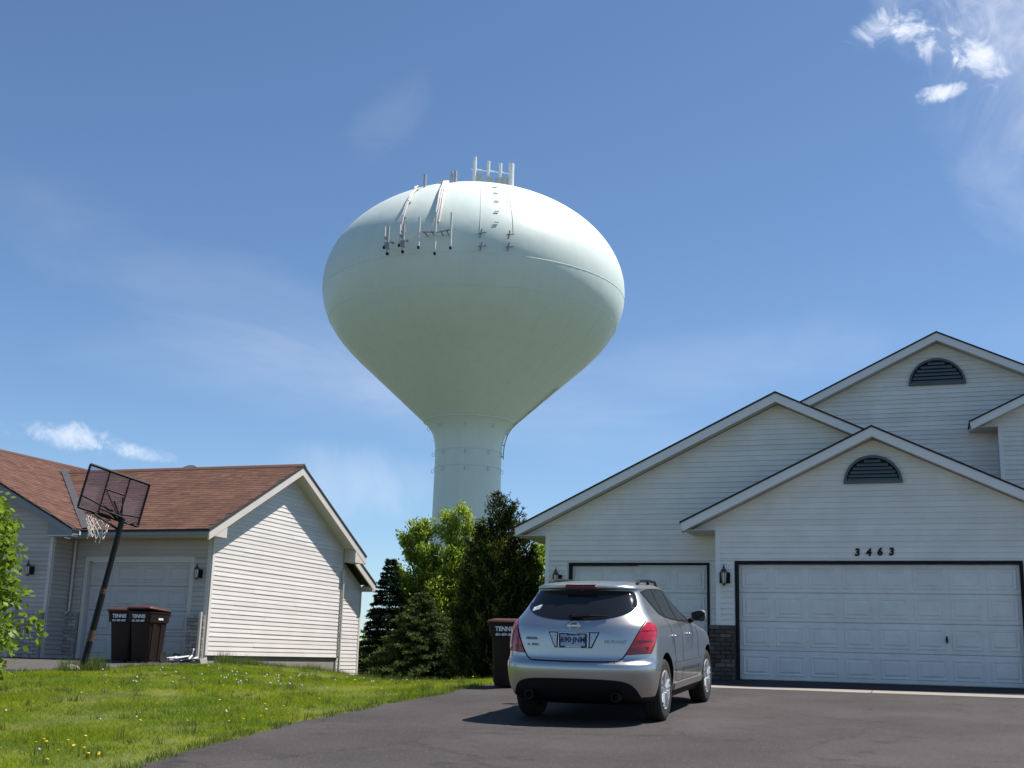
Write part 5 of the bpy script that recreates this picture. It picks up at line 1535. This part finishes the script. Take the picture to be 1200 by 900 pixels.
w = MB(); w.tube([(0.24, 0.28, -0.02), (0.22, 0.34, 0.10), (0.24, 0.34, 0.22), (0.28, 0.28, 0.30)], 0.013, 6); w.build('handlebar', M['alloy'], bk)
w = MB(); w.prism([(-0.20, 0.30, 0.10), (-0.02, 0.28, 0.11), (-0.02, 0.33, 0.14), (-0.2, 0.36, 0.16)], (0, 0.03, 0.05), 0.5); w.build('saddle', M['black'], bk)
bk.rotation_euler = (0, 0, rad(12))
pk = MB(); pk.tube([(-15.62, 21.86, 0.02), (-15.30, 22.05, 0.07)], 0.025, 6); o = pk.build('plastic_pipe', M['white'])
o.location = (0, 0, gz(-15.7, 21.7)); tag(o, 'white plastic pipe lying on the asphalt right of the bins', 'pipe')

# ------------------------------------------------------------------ trees
def rnd(n): return rng.normal(0, 1, (n, 3))
def unit(a): return a / np.maximum(np.linalg.norm(a, axis=1, keepdims=True), 1e-9)
def leaf_quads(p, ax, L_, wd):
    n = len(p)
    ax = unit(ax)
    sd = unit(np.cross(ax, rnd(n)))
    L_ = np.broadcast_to(L_, (n,))[:, None]; wd = np.broadcast_to(wd, (n,))[:, None]
    m_ = p + ax * L_ * 0.45
    return np.stack([p, m_ + sd * wd / 2, p + ax * L_, m_ - sd * wd / 2], 1).reshape(-1, 3)
def limb_mesh(name, paths, m, parent):
    b = MB()
    for pts, r0, r1 in paths:
        n = len(pts); b.tube(pts, [r0 + (r1 - r0) * i / (n - 1) for i in range(n)], 7)
    return b.build(name, m, parent, smooth=True)

# dark arborvitae beside the garage
ar = thing('arborvitae', (-8.95, 24.35, gz(-8.95, 24.35, -0.02)), 'tall dark evergreen with feathery upright sprays between bin and house', 'tree', world_parts=False)
HA = 3.95
leaders = [(0.0, 0.0, HA, 1.0), (0.32, 0.10, HA - 0.22, 0.9), (-0.38, -0.05, HA - 0.75, 0.9), (0.55, 0.1, HA - 0.65, 0.85), (-0.05, 0.3, HA - 0.5, 0.8), (-0.62, 0.1, HA - 1.75, 0.8), (0.72, -0.1, HA - 1.35, 0.75), (0.1, -0.35, HA - 1.1, 0.8)]
pp, aa, vv, ll = [], [], [], []
for lx, ly, hh, wt_ in leaders:
    ns = int(620 * wt_)
    t = rng.power(1.25, ns)                              # 1 = base
    z = 0.12 + (1 - t) * (hh - 0.12)
    prof_r = 0.62 * wt_ * np.clip((1 - z / hh), 0, 1) ** 0.54 + 0.03
    prof_r = np.minimum(prof_r, 0.62)
    a = rng.uniform(0, 2 * np.pi, ns)
    rr = prof_r * np.sqrt(rng.uniform(0.18, 1.12, ns))
    c = np.stack([lx * (0.75 + 0.25 * z / hh) + rr * np.cos(a), ly + rr * np.sin(a), z], -1)
    d = unit(np.stack([np.cos(a) * 0.6, np.sin(a) * 0.6, np.full(ns, 1.0)], -1) + 0.35 * rnd(ns))
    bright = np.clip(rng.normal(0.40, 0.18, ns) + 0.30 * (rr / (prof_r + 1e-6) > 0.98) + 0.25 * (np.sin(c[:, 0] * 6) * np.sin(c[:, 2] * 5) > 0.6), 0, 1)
    k = 17
    P = np.repeat(c, k, 0) + np.repeat(d, k, 0) * rng.uniform(-0.05, 0.20, (ns * k, 1)) + rnd(ns * k) * 0.028
    pp.append(P); aa.append(np.repeat(d, k, 0) + rnd(ns * k) * 0.45); vv.append(np.clip(np.repeat(bright, k) + rng.normal(0, 0.10, ns * k), 0, 1)); ll.append(np.full(ns * k, 0.085))
# thin wispy tips
for lx, ly, hh, wt_ in leaders[:5]:
    n = 150
    s_ = rng.uniform(0, 0.5, n)
    P = np.stack([lx + rng.normal(0, 0.05 + 0.16 * (1 - s_ / 0.5)), np.full(n, ly) + rng.normal(0, 0.05, n), hh - 0.2 + s_ * 0.6], -1) if False else np.stack([lx + rng.normal(0, 1, n) * (0.02 + 0.10 * (0.5 - s_)), ly + rng.normal(0, 1, n) * (0.02 + 0.10 * (0.5 - s_)), hh - 0.18 + s_ * 0.55], -1)
    pp.append(P); aa.append(np.tile([0, 0, 1.0], (n, 1)) + rnd(n) * 0.5); vv.append(np.clip(rng.normal(0.6, 0.2, n), 0, 1)); ll.append(np.full(n, 0.08))
P = np.concatenate(pp)
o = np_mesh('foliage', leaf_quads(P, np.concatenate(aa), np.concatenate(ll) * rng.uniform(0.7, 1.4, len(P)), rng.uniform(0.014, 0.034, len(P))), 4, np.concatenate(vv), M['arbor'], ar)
limb_mesh('trunk', [([(0, 0, -0.1), (0.01, 0, 1.2), (0, 0.02, HA - 0.4)], 0.11, 0.015)] + [([(lx * 0.2, ly * 0.2, 0.3), (lx * 0.8, ly * 0.8, 1.2), (lx, ly, hh - 0.3)], 0.05, 0.008) for lx, ly, hh, w_ in leaders[1:]], M['bark'], ar)

def spruce(loc, h, r, nb, label, seed, bright0):
    t = thing('spruce', loc, label, 'tree', 'spruces at the back of the lawn', world_parts=False)
    q = np.random.default_rng(seed)
    paths = [([(0, 0, -0.1), (0.01, 0, h * 0.5), (0, 0, h)], 0.075, 0.008)]
    pp, aa, vv = [], [], []
    lev = int(nb)
    for i in range(lev):
        f = (i + q.uniform(-0.3, 0.3)) / lev
        z = 0.10 + (h - 0.12) * f
        n = 7 if f < 0.7 else 5
        a0 = q.uniform(0, 6.28)
        for k in range(n):
            a = a0 + 2 * math.pi * k / n + q.uniform(-0.3, 0.3)
            ln = r * (1 - f) ** 0.85 * q.uniform(0.72, 1.12) + 0.05
            tip = Vector((math.cos(a) * ln, math.sin(a) * ln, z + (0.10 if f > 0.6 else -0.06) * ln + q.uniform(-0.05, 0.05)))
            root = Vector((0, 0, z + 0.04))
            if ln > 0.25: paths.append(([root, root.lerp(tip, 0.5) + Vector((0, 0, 0.02)), tip], 0.014, 0.004))
            ntw = max(8, int(ln * 42))
            tt = q.uniform(0.15, 1.0, ntw)
            base = np.array(root)[None] + tt[:, None] * (np.array(tip) - np.array(root))[None]
            side = np.where(q.random(ntw) < 0.5, 1, -1)
            dirs = np.stack([np.cos(a + side * 0.85), np.sin(a + side * 0.85), q.uniform(-0.25, 0.2, ntw)], -1)
            tl_ = (0.06 + 0.20 * (1 - tt)) * (0.5 + ln)
            m_ = 12
            s = q.uniform(0, 1, (ntw, m_))
            Pq = base[:, None] + dirs[:, None] * (s * tl_[:, None])[..., None]
            Pq = Pq.reshape(-1, 3) + q.normal(0, 0.012, (ntw * m_, 3))
            pp.append(Pq); aa.append(np.repeat(dirs, m_, 0) + q.normal(0, 0.55, (ntw * m_, 3)) + np.array([0, 0, 0.15]))
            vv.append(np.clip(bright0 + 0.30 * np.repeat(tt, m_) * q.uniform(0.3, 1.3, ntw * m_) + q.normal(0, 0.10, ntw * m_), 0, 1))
    P = np.concatenate(pp)
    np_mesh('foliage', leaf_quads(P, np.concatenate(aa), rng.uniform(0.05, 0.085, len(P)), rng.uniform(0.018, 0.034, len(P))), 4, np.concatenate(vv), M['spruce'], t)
    limb_mesh('trunk', paths, M['bark'], t)
    return t
spruce((-15.50, 33.0, gz(-15.50, 33.0, -0.02)), 3.85, 1.25, 40, 'narrow dark spruce right next to the far end of the sunlit gable', 3, 0.05)
spruce((-12.95, 29.6, gz(-12.95, 29.6, -0.02)), 2.45, 1.60, 36, 'broad low spruce with paler tips below the bright green tree', 5, 0.62)
spruce((-11.35, 29.3, gz(-11.35, 29.3, -0.02)), 1.9, 0.95, 26, 'small dark spruce tucked against the feathery evergreen', 8, 0.10)

def broadleaf(name, loc, label, cat, stems, seed, m, leaf, wide, per, spread, group=None):
    t = thing(name, loc, label, cat, group, world_parts=False)
    q = np.random.default_rng(seed)
    paths, pp, aa, vv = [], [], [], []
    for (bx, by, bz), (tx_, ty_, tz), rr, bias in stems:
        A, B = np.array([bx, by, bz]), np.array([tx_, ty_, tz])
        paths.append(([tuple(A), tuple(A * 0.5 + B * 0.5 + np.array([0.05, 0, 0.08])), tuple(B)], rr, 0.01))
        nbr = int(26 * per)
        for i in range(nbr):
            f = q.uniform(0.28, 1.0)
            p = A + (B - A) * f
            a = q.uniform(0, 6.28)
            ln = spread * (1.05 - 0.75 * f) * q.uniform(0.5, 1.2)
            d = np.array([math.cos(a) * 0.75, math.sin(a) * 0.75, q.uniform(0.5, 1.2)]); d /= np.linalg.norm(d)
            tip = p + d * ln
            paths.append(([tuple(p), tuple(tip)], 0.012, 0.003))
            n = int(36 * per * (0.5 + ln))
            s = q.uniform(0.15, 1.1, n)
            P = p + (tip - p) * s[:, None] + q.normal(0, 0.075, (n, 3))
            pp.append(P); aa.append(d[None] * 0.9 + q.normal(0, 0.6, (n, 3)))
            vv.append(np.clip(q.normal(bias, 0.18, n) + q.normal(0, 0.12), 0, 1))
    P = np.concatenate(pp)
    np_mesh('foliage', leaf_quads(P, np.concatenate(aa), q.uniform(0.75, 1.3, len(P)) * leaf, q.uniform(0.75, 1.3, len(P)) * wide), 4, np.concatenate(vv), m, t)
    limb_mesh('trunk', paths, M['bark'], t)
    return t
zt = gz(-14.3, 34.0, -0.05)
broadleaf('leafy_tree', (-14.3, 34.0, zt), 'bright green multi-stemmed tree in front of the tower stem', 'tree',
          [((0, 0, 0), (-0.55, 0, 5.15), 0.07, 0.55), ((0.1, 0.1, 0), (-1.25, 0.1, 4.6), 0.06, 0.45), ((0.1, 0, 0), (0.15, 0.2, 5.35), 0.07, 0.6), ((0.2, 0, 0), (0.85, 0, 5.3), 0.07, 0.6), ((0.3, 0.1, 0), (1.35, 0.2, 4.75), 0.06, 0.5), ((0, 0.2, 0), (-1.5, 0.3, 3.6), 0.05, 0.35), ((0, -0.1, 0), (-0.3, -0.4, 4.2), 0.05, 0.45), ((0.2, -0.1, 0), (0.6, -0.5, 4.1), 0.05, 0.45), ((0.2, -0.1, 0), (1.6, -0.3, 3.6), 0.05, 0.45), ((0, -0.3, 0), (-1.0, -0.7, 3.3), 0.05, 0.5), ((0, -0.3, 0), (0.3, -0.9, 3.4), 0.05, 0.55), ((0.2, 0, 0), (1.9, 0.1, 4.3), 0.05, 0.5), ((0, 0, 0), (-0.9, 0, 5.0), 0.05, 0.55), ((0.1, 0, 0), (0.5, 0.1, 5.45), 0.05, 0.65)],
          21, M['leaf'], 0.115, 0.048, 2.2, 1.0)
broadleaf('leafy_tree', (-10.35, 31.5, gz(-10.35, 31.5, -0.05)), 'bright green tree peeking out between dark evergreen and white garage', 'tree',
          [((0, 0, 0), (0.1, 0, 3.9), 0.06, 0.6), ((0, 0, 0), (0.6, 0.2, 3.5), 0.05, 0.6), ((0, 0, 0), (-0.6, 0.1, 3.7), 0.05, 0.55), ((0, 0, 0), (0.45, -0.2, 2.8), 0.05, 0.6)],
          22, M['leaf'], 0.12, 0.055, 2.2, 0.85)
# young maple at the left edge
mz = gz(-12.6, 13.6, 0)
def maple():
    t = thing('young_maple', (-12.80, 13.46, mz), 'young tree with glossy bright green leaves at the left edge of the lawn', 'tree', world_parts=False)
    q = np.random.default_rng(5)
    paths = [([(0, 0, -0.05), (0.02, 0.02, 0.9), (0.0, 0.0, 2.6)], 0.06, 0.012)]
    pp, aa, vv = [], [], []
    for i in range(76):
        z = 0.35 + 2.35 * (i / 76) ** 0.9
        a = i * 2.4 + q.uniform(-0.3, 0.3)
        ln = (0.90 - 0.30 * abs(z - 1.0)) * q.uniform(0.5, 1.1)
        d = np.array([math.cos(a), math.sin(a), 0.35]); d /= np.linalg.norm(d)
        p0 = np.array([0, 0, z - 0.15]); tip = p0 + d * ln
        paths.append(([tuple(p0), tuple(tip)], 0.014, 0.004))
        for c_ in range(3):
            c0 = p0 + (tip - p0) * q.uniform(0.55, 1.05) + q.normal(0, 0.06, 3)
            n = 20
            P = c0 + q.normal(0, 0.085, (n, 3))
            pp.append(P); aa.append(d[None] * 0.6 + np.array([0, 0, -0.55]) + q.normal(0, 0.5, (n, 3)))
            vv.append(np.clip(q.normal(0.5, 0.2, n), 0, 1))
    P = np.concatenate(pp)
    np_mesh('foliage', leaf_quads(P, np.concatenate(aa), q.uniform(0.07, 0.125, len(P)), q.uniform(0.06, 0.10, len(P))), 4, np.concatenate(vv), M['maple'], t)
    limb_mesh('trunk', paths, M['bark'], t)
maple()

# far band of woods on the plain beyond
n = 9000
fx = rng.uniform(-190, 60, n); fy = 190 + rng.uniform(0, 25, n) + 12 * np.sin(fx * 0.05)
fh = 5.0 + 2.2 * np.sin(fx * 0.21) * np.sin(fx * 0.083 + 1) + rng.uniform(-0.8, 0.8, n)
P = np.stack([fx, fy, -3.3 + rng.uniform(0, 1, n) * fh], -1)
o = np_mesh('far_woods', leaf_quads(P, rnd(n) + np.array([0, 0, 0.6]), 1.9, 1.4), 4, np.clip(rng.normal(0.3, 0.2, n), 0, 1), M['leaf'])
tag(o, 'low band of woods on the plain far behind the houses', kind='stuff')

# ------------------------------------------------------------------ dandelions
def dandelion(fluffy):
    b = MB()
    b.tube([(0, 0, -0.01), (0.006, 0.004, 0.06), (0.004, 0.0, 0.10 if not fluffy else 0.15)], 0.003, 4)
    ns = len(b.f); h = 0.10 if not fluffy else 0.15
    if fluffy:
        b.lathe([(0.004, h - 0.030), (0.024, h - 0.02), (0.031, h), (0.024, h + 0.02), (0.004, h + 0.031)], (0.004, 0, 0), 'Z', 9)
    else:
        b.lathe([(0.004, h - 0.010), (0.020, h - 0.004), (0.030, h + 0.006), (0.020, h + 0.016), (0.004, h + 0.019)], (0.004, 0, 0), 'Z', 9)
    me = b.mesh('dandelion', [M['stem'], M['fluff'] if fluffy else M['yellow']], smooth=True)
    for p in me.polygons: p.material_index = 0 if p.index < ns else 1
    return me
DY, DF = dandelion(False), dandelion(True)
spots = []
q = np.random.default_rng(77)
while len(spots) < 62:
    y = q.uniform(8.6, 26); x = q.uniform(-13.8, -6.9)
    if lawn_inside(np.array(x), np.array(y)) and q.random() < (0.9 if x > -11 else 0.35): spots.append((x, y, False))
while len(spots) < 88:
    y = q.uniform(8.8, 24); x = q.uniform(-13.6, -7.0)
    if lawn_inside(np.array(x), np.array(y)) and q.random() < 0.8: spots.append((x, y, True))
while len(spots) < 130:
    x, y = q.normal(-10.6, 0.9), q.normal(17.2, 0.8)
    if lawn_inside(np.array(x), np.array(y)): spots.append((x, y, True))
for cx_, cy_ in ((-7.75, 9.75), (-8.35, 10.1), (-7.3, 9.45)):
    spots += [(cx_ + q.normal(0, 0.10), cy_ + q.normal(0, 0.10), False) for _ in range(4)]
for x, y, fl in spots:
    o = bpy.data.objects.new('dandelion', DF if fl else DY); COL.objects.link(o)
    o.location = (x, y, gz(x, y, 0)); s_ = random.uniform(0.34, 0.56) if fl else random.uniform(0.40, 0.66); o.scale = (s_, s_, s_ * random.uniform(0.9, 1.2)); o.rotation_euler = (random.uniform(-.2, .2), random.uniform(-.2, .2), random.uniform(0, 6))
    tag(o, 'white dandelion seed head standing in the sunny lawn' if fl else 'yellow dandelion in flower in the sunny lawn', 'dandelion', 'dandelion seed heads in the lawn' if fl else 'yellow dandelions in the lawn')
